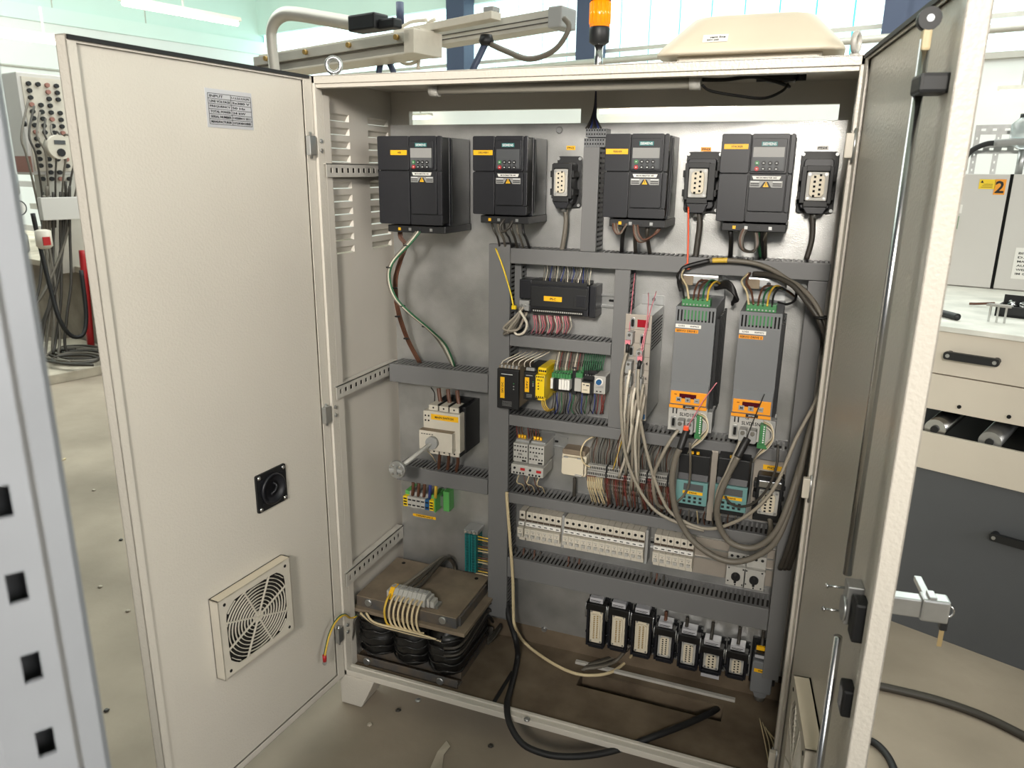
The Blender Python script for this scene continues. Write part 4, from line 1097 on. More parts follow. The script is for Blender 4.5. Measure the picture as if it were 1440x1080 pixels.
# socket on the silver plate at the right
t, w_, h_ = dev('plug_socket', 'black plug socket on a silver plate right of the teal drives', 'connector', (1061, 648), (1103, 736), .05)
MB().box(0, w_ + .004, -.05, -.048, -.004, h_ + .006).build('silver_plate', silverp, t, .0008)
MB().box(.004, w_, -.048, 0, .0, h_).build('plate_spacer', ductin, t)
a0, b0 = .012, w_ - .012
MB().rbox(a0, b0, -.085, -.05, .020, h_ - .022, .006).build('housing', blk2, t, .002)
MB().box(a0 + .004, b0 - .004, -.09, -.085, h_ - .052, h_ - .034).build('silver_clip', steel, t, .002)
bx('marking_label', yel, t, a0 + .010, b0 - .008, -.0525, -.05, h_ - .018, h_ - .006); text(t, 'PNOZ', (a0 + b0) / 2, -.0528, h_ - .012, .006, ink, .022)
for xx in (a0 - .003, b0 + .003):
    for zz in (.04, h_ * .5, h_ - .05): MB().box(xx - .004, xx + .004, -.08, -.05, zz - .008, zz + .008).build('locking_lever', rubber, t, .002)
insert(t, a0 + .008, b0 - .008, .034, h_ - .058, -.088, 6)
MB().box(a0 - .002, b0 + .002, -.075, -.05, .008, .018).build('lower_clip', blk2, t, .002)

# ---- terminal stacks at the top
t, w_, h_ = dev('terminal_strip', 'two grey terminal rows above the short vertical duct', 'terminal', (822, 179), (850, 207), .06)
for r_ in range(2):
    for k in range(8):
        MB().box(w_ * k / 8, w_ * (k + 1) / 8 - .0006, -.06 + .012 * r_, 0, h_ * .52 * r_, h_ * (.46 + .5 * r_)).build('terminal', midgrey, t, .0006)
        for z in (.12, .32): MB().box(w_ * (k + .25) / 8, w_ * (k + .7) / 8, -.0605 + .012 * r_, -.055 + .012 * r_, h_ * (.5 * r_ + z), h_ * (.5 * r_ + z + .09)).build('terminal_hole', hole, t)

# ---- DIN rails
def dinrail(label, x0, x1, z):
    t = thing('din_rail', label, 'rail', Vector((x0, D, z)))
    L = x1 - x0
    MB().box(0, L, -.0095, -.0085, -.0175, -.0125).build('rail_lip', zinc, t); MB().box(0, L, -.0095, -.0085, .0125, .0175).build('rail_lip', zinc, t)
    MB().box(0, L, -.0085, 0, -.0135, -.0125).build('rail_web', zinc, t); MB().box(0, L, -.0085, 0, .0125, .0135).build('rail_web', zinc, t)
    MB().box(0, L, -.0012, 0, -.0125, .0125).build('rail_back', zinc, t)
    for k in range(int(L / .036)): MB().rbox(.01 + .036 * k, .028 + .036 * k, -.0016, -.0011, -.0032, .0032, .003).build('rail_slot', hole, t)
z1 = at(850, 422, D).z; dinrail('zinc rail behind the black controller', .432, .688, z1)
dinrail('zinc rail behind the row with the yellow safety relay', .432, .688, .862)
z3 = at(780, 620, D).z; dinrail('zinc rail behind contactors', .432, .56, z3)
z4 = at(1050, 795, D).z; dinrail('zinc rail behind the circuit breakers', .432, 1.135, .42)

# ---- programmable controller
t, w_, h_ = dev('programmable_controller', 'wide black programmable controller with yellow label PLC', 'controller', (745.8, 400), (826.7, 444), .07)
MB().box(0, w_, -.07, 0, -.004, h_ + .004).build('body', blk, t, .002)
MB().box(.003, w_ * .985, -.074, -.068, .014, h_ - .002).build('front_cover', blk2, t, .0015)
bx('cover_line', hole, t, w_ * .76, w_ * .763, -.0745, -.0735, .018, h_ * .66); bx('status_window', blk, t, w_ * .80, w_ * .96, -.075, -.073, h_ * .3, h_ * .72, .001)
MB().box(.004, w_ - .004, -.072, -.01, h_ + .002, h_ + .012).build('terminal_strip', blk2, t, .001)
MB().box(.006, w_ - .012, -.074, -.06, -.002, .010).build('terminal_strip', hole, t)
m = MB()
for k in range(24): m.box(.010 + (w_ - .028) * k / 23, .0135 + (w_ - .028) * k / 23, -.0748, -.0735, .002, .0055)
m.build('terminal_screw', lgrey, t)
lb = bx('name_label', yel, t, w_ * .25, w_ * .56, -.0752, -.0738, h_ * .44, h_ * .62); text(lb, 'PLC', w_ * .41, -.0755, h_ * .53, .006, ink, .016)
MB().box(w_ + .001, w_ + .018, -.066, 0, -.006, h_ + .006).build('end_module', blk, t, .002)
MB().box(-.036, -.002, -.055, 0, h_ * .42, h_ + .010).build('side_module', blk, t, .002)
MB().box(-.034, -.006, -.06, 0, -.002, h_ * .36).build('plug_block', greyp, t, .002)
for k in range(3): MB().cyl((-.028 + .011 * k, -.064, h_ * .18), (-.028 + .011 * k, -.058, h_ * .18), .003, 8).build('plug_screw', zinc, t)

# ---- power supplies and relays row
def psu(label, tl, br, d, lab, big):
    t, w_, h_ = dev('power_supply', label, 'power supply', tl, br, d)
    MB().box(0, w_, -d, -d + .012, 0, h_).build('front', blk2, t, .002)
    MB().box(.001, w_ - .001, -d + .012, 0, .004, h_ + .006).build('case', core if big else blk2, t, .001)
    lb = bx('name_label', yel, t, *lab, -d - .0012, -d, h_ * .27, h_ * .80)
    text(lb, '24V DC' if big else '24V', (lab[0] + lab[1]) / 2, -d - .0014, h_ * .54, .0048, ink, .03 if big else .022, roll=PI / 2)
    m = MB()
    for k in range(5 if big else 4): m.box(w_ * (.14 + .17 * k), w_ * (.14 + .17 * k) + .005, -d + .006, -d + .012, h_ + .002, h_ + .010)
    m.build('terminal', greyp, t)
    bx('brand_print', whiteink, t, w_ * .2, w_ * .72, -d - .0006, -d, h_ * .87, h_ * .885)
    for k in range(3): MB().cyl((w_ * .78, -d - .0012, h_ * (.66 - .07 * k)), (w_ * .78, -d, h_ * (.66 - .07 * k)), .0018, 8).build('status_lamp', (grn, greyp, greyp)[k], t)
    for k in range(4): bx('print_line', greyp, t, w_ * .25, w_ * .7, -d - .0006, -d, h_ * (.08 + .035 * k), h_ * (.08 + .035 * k) + .0007)
    return t
psu('large black power supply left of the small one, overlapping the tall duct', (699, 518), (728.6, 577), .125, (.010, .022), True)
psu('small black power supply beside the yellow safety relay', (736.5, 522.4), (753, 563), .115, (.004, .016), False)
t, w_, h_ = dev('safety_relay', 'bright yellow safety relay in the relay row', 'relay', (753, 527), (765, 560.6), .115)
MB().box(0, w_, -.115, 0, 0, h_).build('case', yel2, t, .002)
MB().box(.001, w_ - .001, -.098, 0, h_, h_ + .016).build('upper_terminals', yel2, t, .002); MB().box(.001, w_ - .001, -.098, 0, -.012, 0).build('lower_terminals', yel2, t, .002)
for k in range(4):
    for zz in (.93, .05): MB().box(w_ * (.1 + .23 * k), w_ * (.1 + .23 * k) + .003, -.1162, -.114, h_ * zz - .002, h_ * zz + .002).build('terminal_hole', ink, t)
    bx('terminal_hole', ink, t, w_ * (.12 + .22 * k), w_ * (.12 + .22 * k) + .004, -.0995, -.097, h_ + .005, h_ + .010)
for k in range(3): MB().cyl((w_ * .35, -.117, h_ * (.64 - .12 * k)), (w_ * .35, -.115, h_ * (.64 - .12 * k)), .0018, 8).build('status_lamp', (red, ink, ink)[k], t)
text(t, 'PILZ', w_ * .5, -.1154, h_ * .78, .004, ink, w_ * .6)
def relayrow(label, tl, br, d, n, white):
    t, w_, h_ = dev('relay_module', label, 'relay', tl, br, d)
    H_ = h_ + .026
    MB().box(0, w_, -d + .03, 0, -.014, H_ + .004).build('base', blk2, t, .001)
    for k in range(n):
        xa, xb = w_ * k / n + .0004, w_ * (k + 1) / n - .0004
        MB().box(xa, xb, -d + .010, -.02, h_, h_ + .013).build('upper_terminal', grn, t, .0006); MB().box(xa, xb, -d + .026, -.02, h_ + .013, H_).build('upper_terminal', grn, t, .0006)
        MB().box(xa, xb, -d, -d + .03, 0, h_).build('relay_card', white[k % len(white)], t, .0006)
        MB().cyl(((xa + xb) / 2, -d + .018, h_ + .012), ((xa + xb) / 2, -d + .018, h_ + .0145), .0016, 6).build('terminal_screw', zinc, t)
        MB().cyl(((xa + xb) / 2, -d + .034, H_ - .001), ((xa + xb) / 2, -d + .034, H_ + .0015), .0016, 6).build('terminal_screw', zinc, t)
    MB().box(w_, w_ + .012, -d + .02, 0, -.016, H_ + .006).build('end_clamp', blk2, t, .002)
    return t
relayrow('green terminal relay block with white relay cards', (774, 532), (800.8, 549.4), .085, 7, [paper, blk2, blk2, paper, paper, paper, paper])
relayrow('narrow green relay module right of the white relay cards', (808, 532), (817, 551), .08, 1, [lgrey])
t, w_, h_ = dev('plug_relay', 'small relay with white front on a black socket', 'relay', (818, 538), (829, 553.6), .09)
MB().box(0, w_, -.09, -.05, 0, h_).build('relay_front', cream, t, .001); MB().box(.001, w_ + .006, -.088, -.02, -.003, h_ + .004).build('relay_case', blk2, t, .001)
for k in range(3): MB().box(0, w_ + .008, -.07 + .014 * k, 0, h_ + .004 + .012 * k, h_ + .015 + .012 * k).build('socket_step', blk2, t, .001)
for k in range(4):
    for j in range(3): MB().cyl((w_ * (.15 + .3 * k), -.066 + .014 * j, h_ + .014 + .012 * j), (w_ * (.15 + .3 * k), -.066 + .014 * j, h_ + .0165 + .012 * j), .0016, 6).build('terminal_screw', zinc, t)
bx('print_line', ink, t, w_ * .15, w_ * .4, -.0906, -.09, h_ * .78, h_ * .86); bx('print_line', ink, t, w_ * .55, w_ * .9, -.0906, -.09, h_ * .72, h_ * .82); bx('print_line', ink, t, w_ * .2, w_ * .7, -.0906, -.09, h_ * .3, h_ * .34)
t, w_, h_ = dev('thermostat', 'grey thermostat with blue dial at the right end of the relay row', 'thermostat', (834.9, 528), (850.8, 555), .07)
MB().box(0, w_, -.07, -.01, 0, h_).build('case', lgrey, t, .002)
MB().cyl((w_ * .48, -.07, h_ * .68), (w_ * .48, -.078, h_ * .68), w_ * .22, 16).build('dial', blu, t); MB().cyl((w_ * .48, -.07, h_ * .68), (w_ * .48, -.0715, h_ * .68), w_ * .32, 16).build('dial_scale', paper, t)
for k in (0, 1): MB().box(w_ * (.24 + .3 * k), w_ * (.24 + .3 * k) + .005, -.0705, -.068, h_ * .1, h_ * .17).build('terminal_hole', ink, t)
MB().prism([(w_ * .1, h_ * .34), (w_ * .85, h_ * .34), (w_ * .85, h_ * .5)], 'y', -.0706, -.07).build('print_wedge', greyp, t)

# ---- contactors
CT = None
for k, (tl, br, ol, obr) in enumerate((((722, 622.6), (741.7, 651), (720, 655), (741, 669)), ((743.7, 625.4), (764.6, 655), (741.7, 658), (763, 673)))):
    t, w_, h_ = dev('contactor', ('left', 'right')[k] + ' contactor of the pair in the contactor row', 'contactor', tl, br, .1)
    MB().box(0, w_, -.1, -.02, 0, h_).build('front', lgrey, t, .0015); MB().box(.001, w_ - .001, -.085, 0, -.004, h_ + .006).build('body', greyp, t, .002)
    m = MB()
    for r_ in (.86, .62, .26):
        for c_ in range(5):
            m.cyl((w_ * (.12 + .19 * c_), -.101, h_ * r_), (w_ * (.12 + .19 * c_), -.099, h_ * r_), .0024, 8)
    m.build('terminal_hole', ink, t)
    text(t, 'DIL', w_ * .5, -.1004, h_ * .44, .005, ink, .012)
    for c_ in range(3): MB().cyl((w_ * (.15 + .2 * c_), -.07, h_ + .004), (w_ * (.15 + .2 * c_), -.07, h_ + .015), .0036, 8).build('wire_ferrule', yel, t)
    for c_ in (0, 1): bx('latch', blk2, t, w_ * (.62), w_ * .9, -.1012, -.0995, h_ * .05, h_ * .12)
    b = at(obr[0], obr[1], D - .11); zo = b.z - t.location.z
    MB().box(-.002, w_ + .002, -.11, -.03, zo, -.005).build('overload_relay', lgrey, t, .0015)
    MB().box(w_ * .6, w_ * .92, -.112, -.109, zo * .6, zo * .38).build('reset_button', red, t, .001); MB().cyl((w_ * .2, -.112, zo * .45), (w_ * .2, -.11, zo * .45), .0035, 10).build('setting_dial', ink, t)
    for c_ in range(4): MB().cyl((w_ * (.15 + .22 * c_), -.111, zo * .85), (w_ * (.15 + .22 * c_), -.109, zo * .85), .0028, 8).build('terminal_hole', ink, t)
t, w_, h_ = dev('wall_socket', 'cream surface socket with hinged lid beside the contactors', 'socket', (789, 640), (820.8, 673.3), .055)
MB().rbox(-.002, w_ + .002, -.04, 0, -.002, h_ + .002, .006).build('box', cream, t, .003); MB().rbox(.002, w_ - .002, -.055, -.04, .004, h_ - .004, .007).build('lid', cream, t, .002)
bx('hinge', greyp, t, w_ * .12, w_ * .3, -.056, -.052, h_ - .005, h_ - .002); bx('hinge', greyp, t, w_ * .7, w_ * .88, -.056, -.052, h_ - .005, h_ - .002); bx('lid_grip', lgrey, t, w_ * .62, w_ * .9, -.057, -.053, .005, .010)
MB().rbox(.0, w_, -.045, 0, h_, h_ + .016, .006).build('upper_case', core, t, .003)
# ---- terminal field
t0, t1 = at(826, 646, .285), at(945, 700, .285)
tf = thing('terminal_field', 'dense multi-level terminal field full of wires in the centre', 'terminal', Vector((t0.x, D, .56)))
L = at(944, 690, .285).x - t0.x; n = 46; pw_ = L / n
m = {0: MB(), 1: MB(), 2: MB()}; hm = MB()
for k in range(n):
    xa = pw_ * k; big = k < 14
    for j in range(5):
        zc_ = .012 + .0155 * j; dpt = .055 - .0045 * abs(j - 2)
        col = 1 if ((j == 2 and (k // 5) % 3 != 1) or (k in (20, 21, 33, 34) and j < 4)) else (2 if (k % 11 == 10) else 0)
        m[col].box(xa + .0003, xa + pw_ - .0003, -dpt, 0, zc_ - .0070, zc_ + .0070)
        hm.box(xa + pw_ * .22, xa + pw_ * .78, -dpt - .0004, -dpt + .001, zc_ - .0038, zc_ + .0032)
for q_, mm, nm in ((0, lgrey, 'terminal_body'), (1, wred, 'red_terminal'), (2, blk2, 'end_plate')):
    tag(m[q_].build(nm, mm, tf), kind='stuff')
tag(hm.build('terminal_hole', hole, tf), kind='stuff')

# ---- motion controller
t, w_, h_ = dev('motion_controller', 'tall metal motion controller with sub-D ports and red display', 'controller', (880.3, 441), (908, 592), .17)
CTRL = (t.location.copy(), w_, h_)
MB().box(0, w_, -.17, -.167, 0, h_).build('front_plate', silverp, t, .0008); MB().box(.001, w_ - .001, -.167, -.004, .002, h_ - .002).build('case', zinc, t)
MB().box(.004, w_ - .004, -.004, 0, h_, h_ + .022).build('mounting_flange', zinc, t); MB().cyl((w_ * .55, -.004, h_ + .012), (w_ * .55, -.008, h_ + .012), .005, 10).build('screw', steel, t)
m = MB()
for i in range(12):
    for j in range(9): m.box(w_ - .001, w_ - .0004, -.15 + .011 * i, -.145 + .011 * i, h_ * .66 + .008 * j, h_ * .66 + .0035 + .008 * j)
tag(m.build('vent_hole', hole, t), kind='stuff')
def subd(cx, cz, filled):
    o = MB().rbox(cx - .0055, cx + .0055, -.172, -.169, cz - .014, cz + .014, .005).build('port_shell', zinc, t, .0005)
    if filled:
        MB().rbox(cx - .0075, cx + .0075, -.2, -.171, cz - .016, cz + .014, .003).build('port_plug', greyp, o, .001)
        MB().cyl((cx, -.2, cz + .008), (cx, -.204, cz + .008), .0035, 8).build('port_screw', steel, o)
    else: MB().rbox(cx - .0035, cx + .0035, -.1725, -.170, cz - .009, cz + .009, .003).build('port_pins', hole, o)
for (fx_, fz_, fl_) in ((.28, .92, 0), (.28, .80, 1), (.68, .77, 0), (.28, .655, 0), (.68, .64, 1), (.30, .53, 1), (.70, .51, 1), (.32, .40, 1), (.72, .38, 1), (.45, .22, 1), (.8, .2, 1)): subd(w_ * fx_, h_ * fz_, fl_)
bx('red_display', redisp, t, w_ * .46, w_ * .88, -.1712, -.17, h_ * .885, h_ * .955)
for k in range(6): bx('module_line', ductin, t, 0, w_, -.1703, -.1698, h_ * (.86 - .125 * k), h_ * (.86 - .125 * k) + .0006)
text(t, '6', w_ * .9, -.1705, h_ * .41, .008, ink); text(t, '5', w_ * .08, -.1705, h_ * .43, .008, ink); text(t, '4', w_ * .9, -.1705, h_ * .55, .008, ink)
bx('maker_label', blu, t, w_ * .66, w_ * .96, -.1712, -.17, .004, .016)

# ---- servo drives
def servo(label, tl, br, num):
    d = .21
    t, w_, h_ = dev('servo_drive', label, 'drive', tl, br, d)
    zk = h_ * .38   # key panel top
    zl_ = h_ * .215
    MB().box(0, w_, -d, -d + .004, zk, h_ * .885).build('front', midgrey, t, .001)
    MB().box(.0005, w_ - .0005, -d + .004, -.012, 0, h_).build('case', midgrey, t, .001)
    m = MB(); nsl = 12
    for k in range(nsl): m.box(w_ * k / (nsl - 1) * .955, w_ * k / (nsl - 1) * .955 + w_ * .045, -d, -d + .002, h_ * .885, h_ * .975)
    m.box(0, w_, -d, -d + .002, h_ * .975, h_); m.build('grille', midgrey, t)
    bx('grille_back', hole, t, .001, w_ - .001, -d + .0025, -d + .0045, h_ * .885, h_ * .975); bx('circuit_board', grn, t, w_ * .18, w_ * .8, -d + .0022, -d + .0028, h_ * .90, h_ * .975)
    MB().box(.004, w_ - .004, -.012, 0, -.02, h_ + .02).build('back_plate', zinc, t)
    m = MB()
    for k in range(7): m.box(w_ - .001, w_ + .006, -.17 + .024 * k, -.158 + .024 * k, .02, h_ - .03)
    m.build('cooling_fin', blk2, t)
    tc = MB().box(w_ * .13, w_ * .84, -d + .002, -d + .03, h_ + .001, h_ + .018).build('power_plug', grn, t, .001)
    for k in range(8): MB().cyl((w_ * (.18 + .085 * k), -d + .001, h_ + .005), (w_ * (.18 + .085 * k), -d + .003, h_ + .005), .0019, 8).build('plug_screw', zinc, tc)
    l1 = bx('serial_label', paper, t, w_ * .02, w_ * .66, -d - .0008, -d, h_ * .835, h_ * .862); text(l1, 'S.LVD5', w_ * .17, -d - .001, h_ * .849, .0036, ink, .014); text(l1, '004P9072', w_ * .50, -d - .001, h_ * .849, .0036, ink, .02)
    l2 = bx('name_label', org, t, w_ * .02, w_ * .60, -d - .0008, -d, h_ * .797, h_ * .824); text(l2, 'SERVO DRIVE ' + num, w_ * .31, -d - .001, h_ * .811, .0048, ink, w_ * .52)
    kp = MB().prism([(-d - .010, zl_), (-d - .014, zl_ + .006), (-d - .012, zk - .010), (-d, zk + .006), (-d + .004, zk + .006), (-d + .004, zl_)], 'x', .001, w_ * .985).build('key_panel', midgrey, t, .001)
    MB().box(.004, w_ * .96, -d - .0150, -d - .012, zl_ + .006, zk - .012).build('yellow_face', org, kp, .0008)
    bx('display', dkred, kp, w_ * .27, w_ * .70, -d - .0156, -d - .0148, zk - .028, zk - .017); bx('display_sign', dkred, kp, w_ * .14, w_ * .20, -d - .0155, -d - .0148, zk - .0205, zk - .0190)
    for k, s_ in enumerate('M+-'):
        xc = w_ * (.26 + .23 * k)
        b_ = MB().box(xc - .006, xc + .006, -d - .0168, -d - .0148, zl_ + .012, zl_ + .023).build('key', greyp, kp, .0006)
        text(kp, s_, xc, -d - .0170, zl_ + .0175, .006 if s_ != '-' else .0012, ink, .006)
    bx('yellow_lower_edge', org, kp, .002, w_ * .98, -d - .0146, -d - .008, zl_ - .004, zl_ + .003); bx('maker_label', blk2, kp, w_ * .38, w_ * .68, -d - .0152, -d - .0145, zl_ - .003, zl_ + .0035); text(kp, 'parvex', w_ * .53, -d - .0154, zl_, .003, whiteink, .014)
    MB().box(0, w_, -d - .002, -d + .004, 0, zl_ - .004).build('lower_front', lgrey, t, .001)
    text(t, 'SLVD15N', w_ * .52, -d - .0024, zl_ - .022, .0085, ink, w_ * .46); text(t, 'CE', w_ * .42, -d - .0024, zl_ - .010, .0048, ink, .008)
    for k in (0, 1): bx('print_mark', ink, t, w_ * (.10 + .09 * k), w_ * (.10 + .09 * k) + .003, -d - .0026, -d - .002, zl_ - .022, zl_ - .009)
    o = MB().rbox(w_ * .08, w_ * .21, -d - .005, -d - .001, zl_ - .056, zl_ - .028, .004).build('port_shell', zinc, t, .0005); MB().rbox(w_ * .11, w_ * .18, -d - .0056, -d - .004, zl_ - .052, zl_ - .033, .002).build('port_pins', hole, o)
    for xx in (.36, .60):
        o = MB().rbox(w_ * xx - .0085, w_ * xx + .0085, -d - .03, -d - .001, zl_ - .060, zl_ - .030, .003).build('port_plug', greyp, t, .001)
        MB().cyl((w_ * xx, -d - .03, zl_ - .036), (w_ * xx, -d - .034, zl_ - .036), .005, 10).build('port_screw', steel, o)
    o = MB().box(w_ * .76, w_ * .90, -d - .02, -d - .001, zl_ - .062, zl_ - .016).build('signal_plug', grn, t, .001)
    for k in range(8): MB().cyl((w_ * .86, -d - .021, zl_ - .02 - .0052 * k), (w_ * .86, -d - .0195, zl_ - .02 - .0052 * k), .0018, 6).build('plug_screw', whiteink, o)
    MB().box(w_ * .92, w_ * 1.12, -d + .01, -d + .07, zl_ - .064, zl_ - .014).build('wire_comb', greyp, t, .001)
    MB().box(w_ * .72, w_ * .98, -d - .01, -d + .02, -.012, .0).build('lower_plug', grn, t, .001)
    return t, w_, h_
SV1 = servo('left grey servo drive with orange key panel, label SERVO DRIVE I', (951, 430), (992.5, 610), 'I')
SV2 = servo('right grey servo drive with orange key panel, label SERVO DRIVE 2', (1041, 437.5), (1081, 623.5), '2')
for k, (u, v) in enumerate(((985, 393), (1078, 398))):
    p = at(u, v, .27); t = thing('line_filter', 'metal line filter behind the top of the %s servo drive' % ('left', 'right')[k], 'filter', p)
    MB().box(-.05, .045, -.02, D - p.y, -.012, .014).build('case', zinc, t, .005); MB().box(-.046, -.014, -.024, -.018, -.012, .010).build('terminal_block', core, t, .001)
    MB().cyl((.006, -.024, 0), (.006, -.018, 0), .005, 10).build('stud', blk2, t)
# ---- teal drives
for k, (tl, br) in enumerate((((951.5, 674), (992.8, 713)), ((1006, 680.5), (1048, 722)))):
    d = .14
    t, w_, h_ = dev('small_drive', ('left', 'right')[k] + ' small black drive with teal key panel in the lower right', 'drive', tl, br, d)
    MB().box(0, w_, -d, -d + .01, 0, h_).build('key_panel', teal, t, .001)
    MB().box(.001, w_ - .001, -d + .01, 0, -.006, h_ + .066).build('case', blk2, t, .002)
    MB().prism([(-d + .002, h_ + .002), (-d + .012, h_ + .02), (-d + .02, h_ + .064), (-.05, h_ + .064), (-.05, h_ + .002)], 'x', .002, w_ - .002).build('slanted_hood', blk, t, .001)
    m = MB()
    for r_ in range(4):
        for c_ in range(9):
            y_ = -d + .0115 + .0018 * r_ ; z_ = h_ + .020 + .0085 * r_
            m.box(w_ * (.08 + .1 * c_), w_ * (.08 + .1 * c_) + .0045, y_ - .0010, y_ + .006, z_, z_ + .005)
    m.build('vent_slot', hole, t)
    bx('display', lcdd, t, w_ * .24, w_ * .86, -d - .001, -d, h_ * .62, h_ * .90, .0005)
    lb = bx('name_label', yel, t, w_ * .22, w_ * .86, -d - .0012, -d, h_ * .46, h_ * .58); text(lb, 'DRIVE', w_ * .55, -d - .0014, h_ * .52, .004, ink, .018)
    for r_ in range(2):
        for c_ in range(4):
            MB().box(w_ * (.24 + .17 * c_), w_ * (.24 + .17 * c_) + .007, -d - .002, -d, h_ * (.26 - .17 * r_), h_ * (.26 - .17 * r_) + .006).build('key', blk2, t, .0008)
    for c_ in range(2): MB().cyl((w_ * (.4 + .18 * c_), -d + .02, h_ + .062), (w_ * (.4 + .18 * c_), -d + .02, h_ + .072), .004, 8).build('warning_plug', yel, t)
    MB().box(.006, w_ - .006, -d + .02, -.01, -.020, -.004).build('terminal_block', blk2, t, .001)
a, b = at(994, 634, .25), at(1006, 735, .25)
t = thing('spacer_plate', 'bare metal plate standing between the two teal drives', 'plate', Vector((a.x + .012, D, b.z)))
MB().box(0, .016, -.085, -.02, .0, a.z - b.z).build('plate', silverp, t, .001); MB().box(.006, .010, -.02, 0, 0, a.z - b.z).build('fin', zinc, t)

# ---- circuit breakers
PB = .0177; ZB0, ZB1 = .376, .468
def make_breaker(label, x, group, single=False):
    t = thing('circuit_breaker', label, 'breaker', Vector((x, D, ZB0)), 0, group)
    w_, h_ = PB - .0004, ZB1 - ZB0
    MB().box(0, w_, -.046, -.006, 0, h_).build('body', wht, t, .0008)
    MB().box(0, w_, -.062, -.046, h_ * .18, h_ * .50).build('nose', wht, t, .0008)
    MB().box(0, w_, -.053, -.046, h_ * .54, h_ * .66).build('label_strip', paper, t, .0005)
    bx('label_groove', groove, t, 0.0005, w_ - .0005, -.0478, -.0462, h_ * .665, h_ * .73); bx('label_groove', groove, t, .0005, w_ - .0005, -.0478, -.0462, h_ * .48, h_ * .545)
    MB().cyl((w_ / 2, -.0468, h_ * .86), (w_ / 2, -.0455, h_ * .86), .0042, 10).build('terminal_hole', hole, t)
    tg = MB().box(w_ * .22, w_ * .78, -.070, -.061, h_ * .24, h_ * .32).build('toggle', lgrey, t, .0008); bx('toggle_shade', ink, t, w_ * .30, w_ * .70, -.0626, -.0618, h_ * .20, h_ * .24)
    bx('print_line', greyp, t, w_ * .2, w_ * .75, -.0624, -.0618, h_ * .42, h_ * .435); bx('print_line', ink, t, w_ * .4, w_ * .62, -.0624, -.0618, h_ * .365, h_ * .38)
    bx('print_line', ink, t, w_ * .2, w_ * .7, -.0534, -.0528, h_ * .58, h_ * .61)
    return t
b0 = make_breaker('single circuit breaker standing apart at the left end of the row', .4345, None)
ORD = ['first', 'second', 'third', 'fourth', 'fifth', 'sixth', 'seventh', 'eighth', 'ninth', 'tenth', 'eleventh', 'twelfth', 'last']
b1 = None
for (n_, x_, nm) in ((6, .456, 'left group of six'), (13, .5705, 'long middle group'), (6, .826, 'right group of six')):
    for k in range(n_):
        lab = '%s white circuit breaker from the left in the %s' % ('last' if k == n_ - 1 else ORD[k], nm)
        if b1 is None: b1 = make_breaker(lab, x_, nm + ' circuit breakers'); continue
        g2 = dup(b1, Vector((x_ + PB * k, D, ZB0)), lab); g2['group'] = nm + ' circuit breakers'
for (xx, nm) in ((.5625, 'left and middle'), (.8015, 'middle and right')):
    t = thing('end_clamp', 'grey end clamp between the %s breaker groups' % nm, 'clamp', Vector((xx, D, ZB0)))
    MB().box(0, .0075, -.044, 0, -.004, ZB1 - ZB0 + .006).build('clamp', greyp, t, .001)
for k, (tl, br) in enumerate((((1022, 796), (1047, 826.5)), ((1048.6, 783), (1073.6, 832)))):
    d = .07
    t, w_, h_ = dev('motor_switch', ('left', 'right')[k] + ' motor protection switch with black knob at the row end', 'switch', tl, br, d)
    zt_ = .088
    MB().box(0, w_ - .0006, -d, -.02, 0, .055).build('front', lgrey, t, .001); MB().box(0, w_ - .0006, -.055, 0, -.006, zt_).build('body', lgrey, t, .001)
    for c_ in range(3): MB().cyl((w_ * (.2 + .3 * c_), -.056, zt_ - .010), (w_ * (.2 + .3 * c_), -.0545, zt_ - .010), .004, 8).build('terminal_hole', ink, t)
    kn = MB().cyl((w_ * .5, -d, .028), (w_ * .5, -d - .006, .028), .0115, 16).build('knob', ink, t); MB().box(w_ * .5 - .003, w_ * .5 + .003, -d - .018, -d - .005, .017, .039).build('knob_grip', blk2, kn, .001)
    for (xx, zz) in ((.12, .05), (.85, .05), (.12, .012), (.85, .006), (.5, .004)): MB().cyl((w_ * xx, -d - .0008, zz), (w_ * xx, -d, zz), .0022, 8).build('mark', ink, t)
a, b = at(972, 775, .33), at(1084, 830, .33)
t = thing('blank_cover', 'pale blank metal strip behind the motor protection switches', 'panel', Vector((a.x, D, .40)))
bx('strip', silverp, t, 0, 1.136 - a.x, -.006, -.001, -.045, .06)

# ---- main switch with shaft
t, w_, h_ = dev('main_switch', 'white main switch with yellow label MAIN SWITCH and long shaft', 'switch', (595, 577), (647, 638), .13)
MB().box(.012, w_ + .004, -.10, 0, -.010, h_ + .014).build('case', blk2, t, .002)
MB().box(0, w_, -.13, -.095, 0, h_).build('front', wht, t, .002)
for zz in (h_ + .001, -.016):
    for k in range(3):
        MB().box(.014 + .032 * k, .042 + .032 * k, -.122, -.07, zz, zz + .015).build('terminal_cover', wht, t, .001); MB().cyl((.028 + .032 * k, -.1225, zz + .008), (.028 + .032 * k, -.121, zz + .008), .0028, 8).build('terminal_hole', ink, t)
        MB().box(.040 + .032 * k, .044 + .032 * k, -.118, -.02, zz, zz + .018).build('barrier', blk2, t)
for k in range(4): MB().cyl((.007 + .010 * (k % 2), -.1305, h_ * .88 - .014 * (k // 2)), (.007 + .010 * (k % 2), -.129, h_ * .88 - .014 * (k // 2)), .0028, 8).build('terminal_hole', ink, t)
lb = bx('name_label', yel, t, w_ * .22, w_ * .96, -.1312, -.13, h_ * .80, h_ * .94); text(lb, 'MAIN SWITCH', w_ * .58, -.1316, h_ * .87, .006, ink, w_ * .5)
mz = h_ * .55
mm_ = MB().box(-.003, w_ * .88, -.152, -.128, .006, mz).build('drive_module', wht, t, .002); bx('module_top', core, mm_, -.002, w_ * .87, -.151, -.13, mz, mz + .0012)
